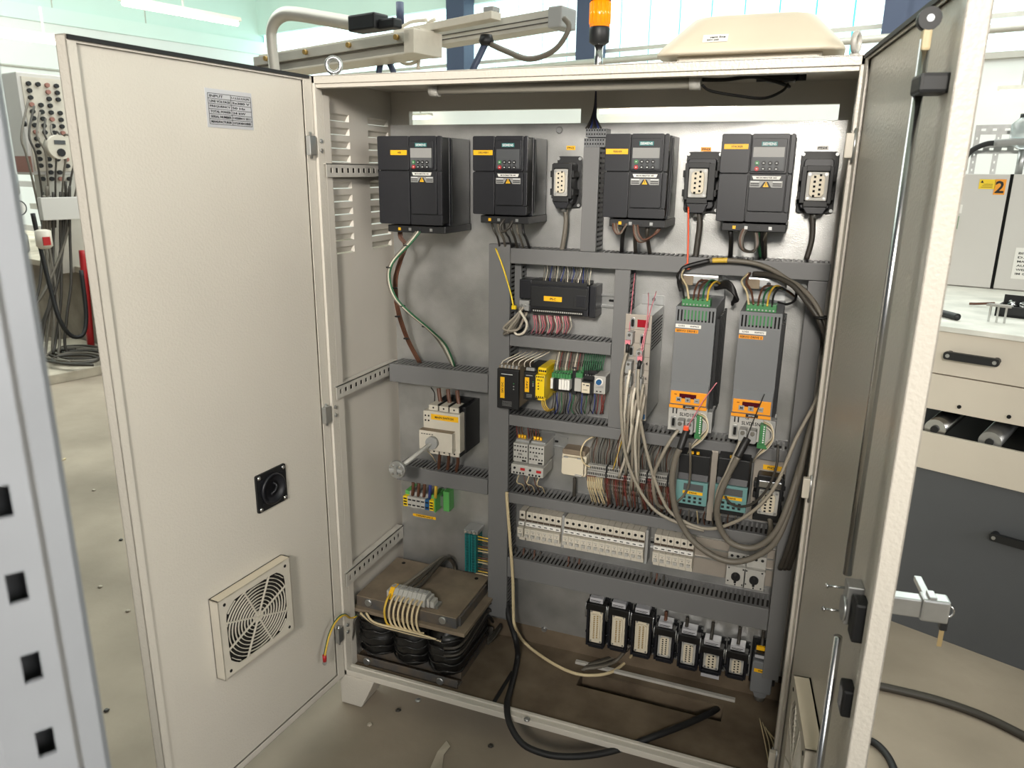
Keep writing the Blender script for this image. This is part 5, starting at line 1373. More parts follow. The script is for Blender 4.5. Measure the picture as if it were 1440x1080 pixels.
for k in range(5): bx('print_line', ink, mm_, .004 + .008 * k, .009 + .008 * k, -.1526, -.152, mz - .010, mz - .008)
sx, sz_ = w_ * .36, h_ * .28
MB().cyl((sx, -.152, sz_), (sx, -.165, sz_), .018, 20).build('coupling', greyp, mm_)
hp_ = at(559, 660, .085); lx = Vector((sx + t.location.x, D - .16, sz_ + t.location.z))
tl0 = t.location
sh = MB().cyl((sx, -.155, sz_), (hp_.x - tl0.x, hp_.y - tl0.y, hp_.z - tl0.z), .006, 8).build('shaft', lgrey, t)
c_ = Vector((hp_.x - tl0.x, hp_.y - tl0.y, hp_.z - tl0.z))
dc = MB().lathe([(.024, -.006), (.026, 0), (.024, .006)], c_, 22, 'y').build('handle_disc', zinc, t)
MB().box(c_.x - .02, c_.x + .02, c_.y - .011, c_.y - .005, c_.z - .004, c_.z + .004).build('disc_bar', greyp, dc, .001); MB().box(c_.x - .004, c_.x + .004, c_.y - .013, c_.y - .005, c_.z - .012, c_.z + .012).build('disc_bar', zinc, dc, .001)
for a_ in (.8, 2.4, 4.0, 5.5): MB().cyl((c_.x + .016 * math.cos(a_), c_.y - .010, c_.z + .016 * math.sin(a_)), (c_.x + .016 * math.cos(a_), c_.y - .004, c_.z + .016 * math.sin(a_)), .0035, 8).build('disc_screw', steel, dc)
# ---- left terminal group
t, w_, h_ = dev('terminal_block', 'row of grey, blue and yellow-green terminals on the left of the plate', 'terminal', (566.7, 697), (610, 719), .07)
cols = [yel2, lgrey, lgrey, lgrey, lgrey, blu, yel2]
for k, m_ in enumerate(cols):
    xa, xb_ = w_ * k / 7, w_ * (k + 1) / 7 - .0005
    o = MB().box(xa, xb_, -.07, -.03, 0, h_).build('terminal', m_, t, .0008); MB().box(xa, xb_, -.055, 0, -.006, h_ + .012).build('terminal_rear', grn2 if m_ is yel2 else lgrey, o, .0008)
    for j in range(3 if m_ is yel2 else 2): MB().box(xa + .0018, xb_ - .0018, -.0706, -.069, h_ * (.15 + (.28 if m_ is yel2 else .5) * j), h_ * (.15 + (.28 if m_ is yel2 else .5) * j) + .0045).build('terminal_hole', ink, o)
MB().box(w_, w_ + .003, -.066, 0, -.006, h_ + .012).build('green_end_plate', grn2, t); MB().box(w_ + .014, w_ + .034, -.035, 0, -.012, h_ + .02).build('green_clamp', grn2, t, .002); MB().box(w_ + .003, w_ + .014, -.03, 0, 0, h_).build('rail_stub', zinc, t)
label_plate('yellow label under the left terminal row', (581, 722.5), (613, 730), 'TERMINALS', h=.0042)
t, w_, h_ = dev('terminal_strip', 'upright teal terminal strip in the lower left beside the tall duct', 'terminal', (653.5, 750), (669.5, 806), .05)
for c_ in (0, 1):
    for k in range(14):
        o = MB().box(w_ * .52 * c_, w_ * (.52 * c_ + .46), -.05, 0, h_ * k / 14, h_ * (k + 1) / 14 - .0006).build('terminal', teald, t, .0005)
    m = MB()
    for k in range(28): m.box(w_ * (.52 * c_ + .12), w_ * (.52 * c_ + .34), -.0506, -.049, h_ * k / 28 + .001, h_ * k / 28 + .0028)
    m.build('terminal_hole', hole, t)
MB().box(-.004, w_ + .006, -.05, 0, h_ + .001, h_ + .014).build('end_clamp', zinc, t, .003)
for k in range(3): MB().cyl((w_ * (.1 + .38 * k), -.054, h_ + .008), (w_ * (.1 + .38 * k), -.048, h_ + .008), .005, 10).build('clamp_screw', steel, t)

# ---- transformer on the tray
TX = thing('transformer', 'big dusty three-coil transformer on the cabinet tray', 'transformer', Vector((0, 0, .0095)))
zt = .21
for z0_, z1_, ya, yb, xa, xb_ in ((0, .030, .045, .33, .02, .345),):
    bx('base_angle', coreside, TX, xa, xb_, .052, .056, 0, .027, .001); bx('base_angle', coreside, TX, xa, xb_, .052, .085, 0, .003); bx('base_angle', coreside, TX, xa, xb_, .315, .319, 0, .036, .001)
bx('lower_yoke', coreside, TX, .03, .34, .09, .28, .003, .042, .002)
for xx in (.082, .187, .292): bx('core_leg', coreside, TX, xx - .02, xx + .02, .12, .25, .042, .17)
bx('upper_yoke', core, TX, .005, .365, .06, .29, .165, .176, .002)
bx('yoke_stack', coreside, TX, .03, .34, .09, .28, .176, .205, .001)
tp_ = bx('top_plate', core, TX, .014, .334, .074, .315, zt - .003, zt, .001); bx('top_flange', coreside, tp_, .014, .334, .074, .077, zt - .034, zt - .002, .001); bx('top_flange', coreside, tp_, .331, .334, .077, .315, zt - .034, zt - .002, .001)
for (xx, yy) in ((.05, .29), (.30, .29)): MB().cyl((xx, yy, zt), (xx, yy, zt + .0012), .006, 10).build('bolt_hole', hole, tp_)
for xx in (.055, .293): MB().lathe([(.010, -.007), (.012, -.003), (.012, 0)], (xx, .074, zt - .014), 12, 'y').build('bolt', zinc, tp_)
for xx in (.055, .293): MB().lathe([(.010, -.007), (.012, -.003), (.012, 0)], (xx, .052, .014), 12, 'y').build('bolt', zinc, TX)
for i, xx in enumerate((.075, .187, .298)):
    rings = []
    hx_, hy_ = .05, .115
    for j, zz in enumerate([.034 + .0135 * k for k in range(10)]):
        e = .003 * math.sin(j * 2.1 + i) + (.006 if j in (4, 5) else 0) - (.008 if j in (0, 9) else 0)
        rings.append([(xx + p[0], .165 + p[1], zz + .0025 * math.sin(3 * math.atan2(p[1], p[0]) + i + j)) for p in rrect(hx_ + e, hy_ + e, .047, 0, 6)])
    cl = loft(rings).build('coil', tape, TX)
    for k in range(5):
        zz = .05 + .024 * k
        pts = [(xx + p[0] * 1.005, .165 + p[1] * 1.005, zz + .004 * math.sin(2 * a_ + k + i)) for a_, p in enumerate(rrect(hx_ + .004, hy_ + .004, .047, 0, 3))]
        MB().tube([Vector(p) for p in pts], .0028, 6, 2, True).build('tape_fold', tape, cl)
TS = at(543, 836, .085); 
tt = thing('terminal_row', 'grey terminal row screwed on the transformer top', 'terminal', Vector((.116, .095, .0095 + zt)))
bx('rail', zinc, tt, -.012, .15, .0, .03, .0, .008)
for k in range(8):
    MB().prism([(-.012, .004), (-.012, .024), (.002, .036), (.026, .036), (.034, .024), (.034, .004)], 'x', .0145 * k, .0145 * k + .0138).build('terminal', lgrey if k else yel, tt, .0008)
    bx('terminal_top', greyp, tt, .0145 * k + .003, .0145 * k + .011, .006, .02, .036, .0385)
for xx in (-.010, .118): MB().box(xx, xx + .008, -.006, .03, .002, .028).build('end_clamp', lgrey, tt, .002)
MB().box(.128, .140, -.004, .024, .002, .022).build('end_clamp', lgrey, tt, .002)
for k in range(8):
    x_ = .123 + .0145 * k; zb_ = .0095 + zt
    wire([Vector((x_, .090, zb_ + .022)), Vector((x_, .068, zb_ + .020)), Vector((x_ + .001, .046, zb_ - .002)), Vector((x_ + .002, .045, zb_ - .032)), Vector((x_ + .010, .046, zb_ - .052)), Vector((x_ + .02, .052, zb_ - .056))], .0032, wtan if k else wyel, 'terminal_wire', 'tan wire looping down from the transformer terminal row', 'wire', 'wires of the transformer terminals', sub=4)
for k in range(4):
    zb_ = .0095 + .150 + .003 * k
    wire([Vector((.03 + .01 * k, .05, zb_ + .018)), Vector((.09, .044 - .001 * k, zb_)), Vector((.16, .043, zb_ - .004)), Vector((.235, .040, zb_ - .002)), Vector((.30, .046, zb_ - .004 * k))], .0032, wtan if k % 2 else wdk, 'coil_lead', 'tan lead running across the coils under the transformer top', 'wire', 'leads across the transformer coils')
for k in range(4):
    zb_ = .0095 + .15 - .012 * k
    wire([Vector((.31, .042, zb_ - .02)), Vector((.352, .06, zb_ - .012)), Vector((.357, .15, zb_)), Vector((.357, .24, zb_ + .01)), Vector((.362, .275, zb_ - .03 * (k % 2)))], .0042, tape if k % 2 else wdk, 'coil_lead', 'dark lead wrapping around the right transformer coil', 'wire', 'leads around the right coil')
for k in range(3):
    wire([Vector((.135 + .02 * k, .10, .0095 + zt + .03)), Vector((.15 + .02 * k, .15, .0095 + zt + .035)), Vector((.185 + .008 * k, .24, .0095 + zt + .055)), Vector((.20 + .006 * k, .285, .0095 + zt + .055)), Vector((.215, .315, .0095 + zt + .01)), Vector((.215, .325, .15))], .0055, wdk if k else wgrey, 'supply_cable', 'grey cable arching over the transformer top to the back', 'cable', 'cables over the transformer top')
ew = [Vector((.030, .075, .16)), at(493, 868, .04), atx(484, 864, .03), atx(473, 872, .028), atx(463, 892, .027), atx(456, 922, .027)]
wire(ew, .0032, wgrn, 'earth_wire', 'green and yellow earth wire hanging out over the left jamb')
wire([p + Vector((.004, -.004, .001)) for p in ew], .0026, wyel, 'earth_wire', 'yellow strand beside the green earth wire at the left jamb')
e_ = ew[-1]
lug = thing('cable_lug', 'red sleeved cable lug at the end of the earth wire', 'lug', e_ + Vector((.002, -.002, -.022)))
MB().cyl((0, 0, .006), (0, 0, .026), .0055, 8).build('sleeve', red, lug); MB().cyl((-.001, -.002, 0), (-.001, .002, 0), .006, 10).build('eye', zinc, lug)
wire([Vector((.032, .078, .165)), at(499, 872, .045), at(498, 888, .04), at(492, 912, .035)], .003, wdk, 'earth_wire', 'second earth wire hanging inside the left jamb')
# ================================================================== wires and cables
def run(name, label, pts, r, m, group=None, cat='cable', n=7, sub=5):
    return wire(pts, r, m, name, label, cat, group, n, sub)
# from the first drive down to the left duct
for k in range(3):
    o = 3 * k
    run('motor_cable', 'grey and white cables bowing from the first drive to the left duct', [(588 + o, 322, .18), (573 + o, 341, .165), (549 + o * .6, 370, .15), (545 + o * .6, 394, .15), (554 + o * .6, 419, .155), (574 + o * .6, 440, .17), (603 + o * .5, 464, .21), (620 + o * 1.2, 485, .28), (636 + o * .6, 515, .30)], .0026, (wgrey, wwht, wgrn)[k], 'pale wires of the first drive')
for k in range(3):
    o = 2.2 * k
    run('supply_wire', 'brown wires dropping from the first drive to the left duct', [(561 + o, 317, .22), (561 + o, 333, .21), (568 + o, 345, .21), (561 + o, 366, .20), (554 + o, 394, .21), (557 + o, 434, .22), (570 + o, 475, .27), (588 + o, 510, .30)], .0024, brown, 'brown wires of the first drive')
for (u, v, y) in ((571, 345, .165), (547, 376, .15), (555, 405, .2), (566, 430, .165), (597, 459, .203), (559, 445, .215), (571, 476, .262)):
    p = at(u, v, y); tag(MB().lathe([(.0075, -.0015), (.0078, 0), (.0075, .0015)], p, 10).build('cable_tie', wblk), 'black tie round the wires below the first drive', 'tie', 'ties on the first drive wires')
# drives two, three, four
for k in range(6):
    u = 690 + 9 * k
    run('drive_wire', 'dark wire from the DELIVERY drive into the duct below', [(u, 306, .22), (u + 4 - 2 * k * .3, 322 + 2 * (k % 3), .2), (700 + 8 * k, 335, .22), (703 + 8.5 * k, 352, .29)], .0036 if k % 2 else .0028, (wdk, wgrey, wblk)[k % 3], 'wires of the DELIVERY drive')
run('drive_wire', 'looped dark cable under the DELIVERY drive', [(712, 306, .2), (704, 316, .19), (706, 326, .19), (716, 320, .19), (722, 308, .2)], .0034, wdk)
for k in range(4):
    run('drive_wire', 'brown wire looping under the left half of the FEEDER drive', [(862 + 2 * k, 311, .2), (863 + 2 * k, 322, .19), (869 + k, 329, .19), (877, 322, .19), (881 + k, 312, .2)], .0024, (brown, wgrey)[k % 2], 'small loop of the FEEDER drive')
    run('drive_wire', 'brown wire looping under the right half of the FEEDER drive', [(891 + 2 * k, 312, .2), (892 + 2 * k, 328, .19), (899 + 2 * k, 340 - k, .19), (914 + k, 335 - k, .2), (925 + k, 322, .21), (924, 312, .22)], .0026, (brown, wgrey, wdk)[k % 3], 'big loop of the FEEDER drive')
for k in range(3): run('drive_cable', 'dark cable dropping from the FEEDER drive to the duct', [(880 + 16 * k, 314, .22), (876 + 17 * k, 330, .22), (874 + 20 * k, 356, .29)], .0050, wdk if k else wblk, 'dark cables of the FEEDER drive')
for k in range(4): run('drive_wire', 'wire coiled under the STACKER drive', [(1046 + 2 * k, 318, .2), (1039 + 2 * k, 335, .19), (1043 + k, 350, .19), (1056 + k, 354, .2), (1066 - k, 344, .2), (1064 - k, 322, .21)], .0030, (wdk, brown, wgrey)[k % 3], 'coil under the STACKER drive')
run('drive_cable', 'black cable from the left of the STACKER drive to the duct', [(1026, 316, .22), (1028, 335, .22), (1027, 360, .29)], .0055, wblk)
for k in range(3): run('drive_cable', 'dark green wire from the STACKER drive to the duct', [(1068 + 4 * k, 316, .21), (1066 + 5 * k, 335, .22), (1070 + 3 * k, 362, .29)], .0042, (wgrn, wblk, wdk)[k], 'green and black wires of the STACKER drive')
run('drive_wire', 'pale wire slanting below the STACKER drive', [(1084, 316, .2), (1078, 328, .2), (1072, 340, .23)], .0018, wgrey)
run('socket_cable', 'grey cable below the socket by the DELIVERY drive', [(795, 290, .30), (796, 310, .30), (794, 330, .30), (790, 353, .30)], .0062, wgrey, n=9)
run('socket_cable', 'dark grey cable below the socket by the FEEDER drive', [(982, 296, .30), (984, 315, .30), (981, 340, .30), (978, 362, .30)], .0072, wdk, n=9)
run('socket_cable', 'grey cable below the far right plug socket', [(1142, 298, .30), (1143, 320, .30), (1141, 340, .30), (1134, 364, .30)], .0062, wdk, n=9)
run('cable_tie', 'long orange tie hanging from the socket by the FEEDER drive', [(968, 291, .27), (968, 320, .26), (967.5, 350, .25), (966.5, 376, .24)], .0022, worg, cat='tie')
tag(MB().box(-.006, .006, -.005, .005, -.006, .006).build('tie_knot', worg, None, .001), 'orange tie head clamping the black cable above the left servo drive', 'tie').location = at(966.5, 375, .235)
run('cable_tie', 'long yellow tie leaning on the tall vertical duct', [(697, 349, .252), (707, 375, .248), (717, 408, .244), (722, 430, .24)], .0022, yel2, cat='tie')
tag(MB().box(-.006, .006, -.005, .005, -.005, .005).build('tie_knot', yel2, None, .001), 'yellow tie head on the grey cables beside the tall duct', 'tie').location = at(723, 432, .24)
# wires above the top rail of terminals
for k in range(7):
    run('supply_wire', 'dark wire rising from the top terminals to the roof', [(824 + 3.5 * k, 180, .29), (829 + 2 * k, 172, .31), (832 + k, 165, .33), (836 + .4 * k, 150, .34), (838, 128, .35)], .0022, (wdk, wblk, wblue)[k % 3], 'wires feeding the top terminals')
# controller wires
for k in range(22):
    u0 = 765 + 3.1 * k + rnd.uniform(-.6, .6)
    run('controller_wire', 'grey wire from the duct into the top of the black controller', [(u0 + rnd.uniform(-3, 5), 370, .30), (u0 + rnd.uniform(-1, 3), 382, .295), (u0 - 1, 394, .275), (u0 - 1, 401, .272)], .0013, (wgrey, wwht, wdk, wblue, wgrey)[k % 5], 'wires into the controller top', 'wire', n=5, sub=3)
for k in range(20):
    u0 = 750 + 2.7 * k
    run('controller_wire', 'pink wire from the controller bottom into the duct', [(u0, 443 + .1 * k, .272), (u0 + 1, 450, .27), (u0 + 1.5 + (k % 3), 459, .28), (u0 - 2 + rnd.uniform(-2, 3), 470, .30)], .0015, (wpink, wpink, wred, wwht)[k % 4], 'pink wires under the controller', 'wire', n=5, sub=3)
for k in range(4):
    run('data_cable', 'grey data cable looping beside the tall duct at the controller', [(730 + 2 * k, 432, .25), (731 - 2 * k, 445, .24), (720 - 4 * k, 462, .235), (709 + 6 * k, 470 - 2 * k, .235), (714 + 7 * k, 460 - 3 * k, .25), (732 + 3 * k, 440, .27)], .0034, wmid if k % 2 else wgrey, 'data cable loops beside the tall duct')
run('data_cable', 'pale data cable ring hanging on the short duct', [(731, 437, .24), (741, 455, .24), (736, 468, .24), (726, 470, .24), (722, 461, .24)], .0034, wwht)
# relay row wires
for k in range(34):
    u0 = 768 + 2.15 * k if k > 5 else 706 + 8 * k
    bend = 14 if k < 6 else 0
    m_ = wwht if k < 6 else (wgrey, wwht, wgrey, wred, wdk, wgrey)[k % 6] if k < 24 else wgrn
    if k > 22: u0 = 818 + 3 * (k - 23)
    run('relay_wire', 'thin wire from the duct to the relay row tops', [(u0 + 8 + bend * 1.4, 494, .30), (u0 + 5 + bend, 502 - bend * .2, .27), (u0 + 1, 508, .25), (u0, 516, .24)] if k < 6 else [(u0 + 4, 494, .30), (u0 + 2, 503, .29), (u0, 513, .28), (u0 - 1, 521, .275)], .0016, m_, 'wires above the relay row', 'wire', n=5, sub=3)
for k in range(26):
    u0 = 778 + 2.9 * k
    run('relay_wire', 'thin dark wire from the relay row into the duct below', [(u0, 552, .29), (u0 + rnd.uniform(-1, 1), 562, .285), (u0 + rnd.uniform(-4, 1), 574, .29), (u0 + rnd.uniform(-5, 2), 582, .30)], .0016, (wdk, wblk, wblue, wdk, wgrn, wgrey)[k % 6] if k < 22 else wred, 'wires below the relay row', 'wire', n=5, sub=3)
for k in range(3): run('relay_wire', 'yellow wire curving under the yellow safety relay', [(762 + 2 * k, 562, .24), (763 + 2.5 * k, 571, .24), (769 + 2 * k, 578 - k, .25), (779, 576 - k, .29)], .0016, wyel, 'yellow wires under the safety relay', 'wire', n=5)
# contactor wires
for k in range(8):
    u0 = 727 + 3.6 * k + (5 if k > 2 else 0)
    run('contactor_wire', 'brown wire from the duct to the contactor pair', [(u0 - 1, 596, .30), (u0, 606, .29), (u0 + 1, 618, .27)], .0019, brown if k % 3 else wred, 'brown wires above the contactors', 'wire', n=5, sub=3)
for k in range(5):
    u0 = 730 + 7 * k
    run('contactor_wire', 'pale wire looping below the contactor pair', [(u0, 668 + k, .24), (u0 + (2 if k % 2 else -3), 678 + k, .235), (u0 + 5, 682 + k, .25), (u0 + 8, 690 + k, .29)], .0016, (wtan, brown)[k % 2], 'wires below the contactors', 'wire', n=5)
run('contactor_wire', 'cream wire arching from the cream socket to the terminal field', [(840, 612, .30), (824, 620, .28), (817, 635, .27), (820, 650, .275), (830, 657, .28)], .0022, wtan)
run('socket_cable', 'dark cable dropping from the cream wall socket', [(808, 672, .30), (808, 683, .30), (807, 700, .31)], .0050, wdk)
# terminal field: wires above and below
for k in range(40):
    u0 = 830 + 2.85 * k
    dv = .13 * (u0 - 830)
    m_ = (wgrey, wdk, brown, wgrey, wblk, wdk)[k % 6]
    run('terminal_wire', 'thin wire from the duct into the top of the terminal field', [(u0 + 6 + rnd.uniform(-2, 4), 613 + dv, .30), (u0 + 3 + rnd.uniform(-2, 2), 624 + dv, .28), (u0 + rnd.uniform(-1, 1), 636 + dv, .27), (u0, 650 + dv, .285)], .0015, m_, 'wires above the terminal field', 'wire', n=5, sub=3)
for k in range(48):
    u0 = 827 + 2.45 * k
    dv = .13 * (u0 - 830)
    m_ = wtan if k < 9 else (brown, wred, brown, wdk, wgrey)[k % 5]
    sw = rnd.uniform(6, 11) if k < 9 else rnd.uniform(-1, 7)
    run('terminal_wire', 'thin wire from the terminal field into the duct below', [(u0, 670 + dv, .275), (u0 - .5, 682 + dv, .262), (u0 + sw * .4, 694 + dv, .27), (u0 + sw, 709 + dv, .30)], .0017, m_, 'wires below the terminal field', 'wire', n=5, sub=3)
# motion controller data cables
cz = [(886, 520, 878, 600, 884, 650), (889, 548, 882, 610, 880, 668), (895, 562, 890, 610, 888, 690), (893, 545, 886, 620, 870, 672), (905, 540, 895, 620, 893, 690), (907, 555, 899, 612, 897, 692), (900, 570, 893, 630, 898, 694)]
for k, (a0, a1, b0_, b1_, c0_, c1_) in enumerate(cz):
    run('data_cable', 'grey data cable hanging from the motion controller ports to the terminal field', [(a0, a1, .12), (a0 - 4, a1 + 25, .11), (b0_, b1_, .15), (c0_, c1_, .25)], .0036, wmid if k % 3 else wwht, 'data cables of the motion controller')
for k in range(3):
    run('signal_wire', 'yellowish wires tied beside the data cables', [(888 + k, 560, .13), (884 - k, 590, .15), (873 - 2 * k, 625, .22), (862 + 5 * k, 660, .26)], .0016, (wyel, wwht, brown)[k], 'signal wires beside the data cables', 'wire', n=5)
run('pink_tie', 'pink tie running down the front of the vertical duct', [(893, 384, .25), (889, 420, .2), (884, 478, .15)], .0012, wpink, cat='tie', n=5)
run('pink_tie', 'left pink tie end above the motion controller', [(912, 412, .25), (911, 440, .16), (906, 470, .15), (900, 500, .14)], .0012, wpink, cat='tie', n=5)
run('pink_tie', 'right slanting pink tie end above the motion controller', [(923, 410, .25), (914, 440, .16), (908, 470, .15), (902, 502, .14)], .0012, wpink, cat='tie', n=5)
for (u, v, nm) in ((883, 481, 'upper'), (900, 504, 'lower')):
    tag(MB().box(-.006, .006, -.004, .004, -.005, .005).build('tie_knot', wpink, None, .001), '%s pink tie head on the motion controller cables' % nm, 'tie').location = at(u, v, .135)
run('black_sleeve', 'short black sleeve under the upper pink tie head', [(883, 483, .135), (882, 496, .13)], .0046, wblk)
run('black_sleeve', 'short black sleeve under the lower pink tie head', [(900, 506, .135), (898, 519, .13)], .0046, wblk)
run('encoder_cable', 'white cable from the upper pink tie down in a wide loop', [(881, 496, .13), (874, 530, .12), (874, 585, .12), (880, 641, .14), (899, 688, .15), (923, 719, .15), (958, 737, .15), (990, 746, .15)], .0042, wmid, n=8)
run('encoder_cable', 'white cable from the lower pink tie down in a wide loop', [(898, 519, .13), (897, 557, .12), (901, 594, .12), (915, 657, .13), (936, 711, .14), (958, 731, .14), (989, 743, .14), (1018, 740, .13), (1056, 721, .11), (1090, 684, .10), (1119, 618, .11), (1152, 552, .13), (1158, 500, .16)], .0042, wmid, n=8)
# servo motor cables
run('servo_cable', 'black shrink sleeve on the left servo motor cable', [(966, 604, .10), (962, 615, .09), (956, 632, .08)], .0085, wblk, n=10)
run('servo_cable', 'thick grey left servo motor cable looping to the right duct', [(956, 631, .08), (949, 648, .08), (945, 680, .08), (950, 717, .09), (961, 742, .10), (978, 764, .10), (1006, 783, .10), (1034, 790, .10), (1066, 781, .10), (1094, 756, .10), (1118, 690, .12), (1135, 620, .14), (1152, 560, .17)], .0072, wgrey, n=10)
run('servo_cable', 'black shrink sleeve on the right servo motor cable', [(1051, 617, .10), (1045, 628, .09), (1037, 643, .08)], .0090, wblk, n=10)
run('servo_cable', 'thick grey right servo motor cable looping to the right duct', [(1038, 642, .08), (1026, 664, .08), (1013, 695, .08), (1008, 719, .09), (1014, 745, .10), (1031, 765, .10), (1061, 770, .10), (1089, 750, .10), (1108, 710, .11), (1130, 640, .14), (1155, 555, .18)], .0072, wgrey, n=10)
run('encoder_cable', 'black and grey encoder cable of the left servo drive', [(954, 605, .10), (944, 618, .09), (929, 645, .10), (919, 672, .14), (922, 705, .20), (934, 715, .25)], .0044, wmid, n=8)
run('encoder_cable', 'grey encoder cable of the right servo drive', [(1041, 620, .10), (1034, 637, .09), (1022, 665, .08), (1010, 690, .09), (1006, 715, .10)], .0044, wmid, n=8)
run('panel_cable', 'thin dark cable across the right teal drive key panel', [(1020, 698, .17), (1025, 706, .16), (1034, 711, .15), (1047, 712, .14), (1062, 706, .13), (1080, 686, .12), (1092, 655, .12), (1094, 625, .13)], .0030, wdk)
run('panel_cable', 'thin grey cable over the left teal drive key panel', [(970, 622, .12), (971, 650, .13), (969, 680, .17), (962, 696, .19), (952, 706, .19)], .0030, wgrey)
run('orange_tie', 'orange tie end slanting up from the left servo motor cable', [(966, 602, .10), (976, 585, .09), (990, 562, .09), (1008, 538, .09)], .0012, wpink, cat='tie', n=5)
tag(MB().box(-.006, .006, -.005, .005, -.005, .005).build('tie_knot', worg, None, .001), 'orange tie head at the left servo drive plug', 'tie').location = at(965, 602, .095)
run('black_tie', 'black tie end slanting up across the right orange key panel', [(1050, 616, .10), (1060, 590, .09), (1075, 554, .09)], .0012, wblk, cat='tie', n=5)
for s_, (su, sv) in enumerate(((985, 580), (1077, 592))):
    for k in range(4):
        run('signal_wire', 'pale signal wire curving from the %s servo drive plug' % ('left', 'right')[s_], [(su - 3, sv + 2 * k, .12), (su + 8, sv + 6 + 3 * k, .11), (su + 11 - k, sv + 24, .11), (su + 3 - k, sv + 38 - 2 * k, .12), (su - 12, sv + 50 - k, .14), (su - 18, sv + 58, .2)], .0016, (wwht, wtan, wgrey)[k % 3], 'signal wires of the %s servo drive' % ('left', 'right')[s_], 'wire', n=5)
# power wires on top of the servo drives
for s_, (u0, v0) in enumerate(((962, 420), (1053, 428))):
    cl = [wblk, wtan, brown, brown, wgrn, wyel]
    for k in range(6):
        ux = u0 + 6.5 * k
        if k < 2: pts = [(ux, v0, .13), (ux - 3, v0 - 18, .16), (ux - 10, v0 - 32, .19), (u0 + 2 * k, v0 - 44, .24)]
        else: pts = [(ux, v0 + k * .6, .13), (ux + 3, v0 - 14, .16), (ux + 12, v0 - 26 + 2 * (k % 2), .2), (u0 + 52, v0 - 20, .26), (u0 + 66, v0 - 10, .30)]
        run('power_wire', 'power wire at the top plug of the %s servo drive' % ('left', 'right')[s_], pts, .0024, cl[(k + s_) % 6], 'power wires of the %s servo drive' % ('left', 'right')[s_], 'wire', n=6)
for k in range(4):
    run('mains_wire', 'black wire bundle between the two servo drive tops', [(1006, 400 + 2 * k, .28), (1024, 396 + 3 * k, .22), (1034 + k, 412 + 3 * k, .22), (1030, 428 - k, .27)], .004, wblk, 'black wires between the servo drives')
run('filter_cable', 'black cable end rising under the orange tie', [(958, 409, .22), (955, 395, .22), (958, 382, .225), (966, 375, .23), (998, 366.5, .235)], .0056, wblk, n=9)
run('filter_cable', 'grey cable arching over the servo drives to the right jamb', [(998, 366.5, .235), (1023, 366, .235), (1060, 370, .235), (1087, 380, .225), (1107, 393, .21), (1127, 405, .19), (1145, 425, .17), (1155, 445, .16), (1163, 470, .16), (1168, 500, .17)], .0056, wgrey, n=9)
run('filter_cable', 'dark cable under the arching grey cable at the upper right', [(1060, 385, .25), (1083, 387, .225), (1113, 400, .19), (1137, 428, .165), (1153, 452, .155), (1163, 484, .16), (1168, 515, .17)], .0060, wdk, n=9)
run('yellow_tape', 'yellow marker tape on the arching grey cable', [(1002, 366.3, .235), (1012, 366, .235), (1023, 366, .235)], .0060, wyel, n=9)
run('filter_cable', 'thin black cable curving under the arching cables', [(1120, 408, .22), (1118, 422, .24), (1106, 428, .26), (1094, 425, .28)], .0030, wblk)
p = at(1155, 446, .155); tag(MB().lathe([(.016, -.002), (.0165, 0), (.016, .002)], p, 12).build('cable_tie', wblk), 'black tie around the cables at the upper right jamb', 'tie')
for k in range(3):
    run('trunk_cable', 'dark trunk cable running down beside the right duct', [(1168 + 2 * k, 500, .2 - .02 * k), (1150 + 3 * k, 580, .19), (1132 + 4 * k, 680, .19), (1112 + 5 * k, 760, .19), (1097 + 6 * k, 800, .22)], .0060, wdk, 'trunk cables at the right jamb', n=8)
run('socket_cable', 'grey cable under the socket on the silver plate', [(1082, 728, .26), (1084, 742, .26), (1080, 756, .27), (1072, 764, .30)], .0062, wgrey, n=9)
for k in range(8):
    run('drive_wire', 'thin wire under the small teal drives', [(958 + 11 * k, 716 + 1.3 * k, .22), (957 + 11 * k + rnd.uniform(-2, 2), 726 + 1.3 * k, .24), (960 + 11 * k, 740 + 1.5 * k, .29)], .0018, (brown, wgrey, wtan)[k % 3], 'wires below the teal drives', 'wire', n=5)
# breaker wires
for k, u in enumerate((726, 737, 745, 752, 760, 800, 808, 815, 916, 924, 934)):
    vv = 762 + (u - 722) * .19
    run('breaker_wire', 'brown wire from the breaker row into the duct', [(u, vv + 6, .31), (u - 1, vv + 16, .30), (u - 2, vv + 28, .30)], .0030, brown if k % 2 else wdk, 'brown wires under the breakers', 'wire', n=6)
# main switch wires
for k in range(3):
    run('mains_wire', 'thick brown wire entering the top of the main switch', [(617 + 13 * k, 546 + 1.5 * k, .27), (618 + 13 * k, 556 + 1.5 * k, .265), (620 + 13 * k, 567 + 2 * k, .26)], .0062, brown, 'brown wires above the main switch', n=8)
    run('mains_wire', 'thick brown wire leaving the bottom of the main switch', [(619 + 12 * k, 632 + 2 * k, .25), (618 + 13 * k, 645 + 2 * k, .27), (617 + 12 * k, 660 + 2 * k, .29)], .0050, brown, 'brown wires below the main switch', n=8)
run('control_wire', 'thin dark wire left of the main switch top', [(606, 545, .28), (611, 553, .27), (611, 566, .27)], .0016, wblk)
run('control_wire', 'thin pale wire hanging below the main switch shaft', [(601, 634, .22), (608, 642, .23), (613, 650, .27)], .0014, wtan)
for k in range(5):
    run('mains_wire', 'thick wire from the duct to the left terminal row', [(581 + 8 * k, 678 + k, .27), (581 + 8 * k, 686 + k, .27), (580 + 8 * k, 696 + k, .28)], .0050, (brown, brown, brown, wblue, wyel)[k], 'wires above the left terminal row', n=8)
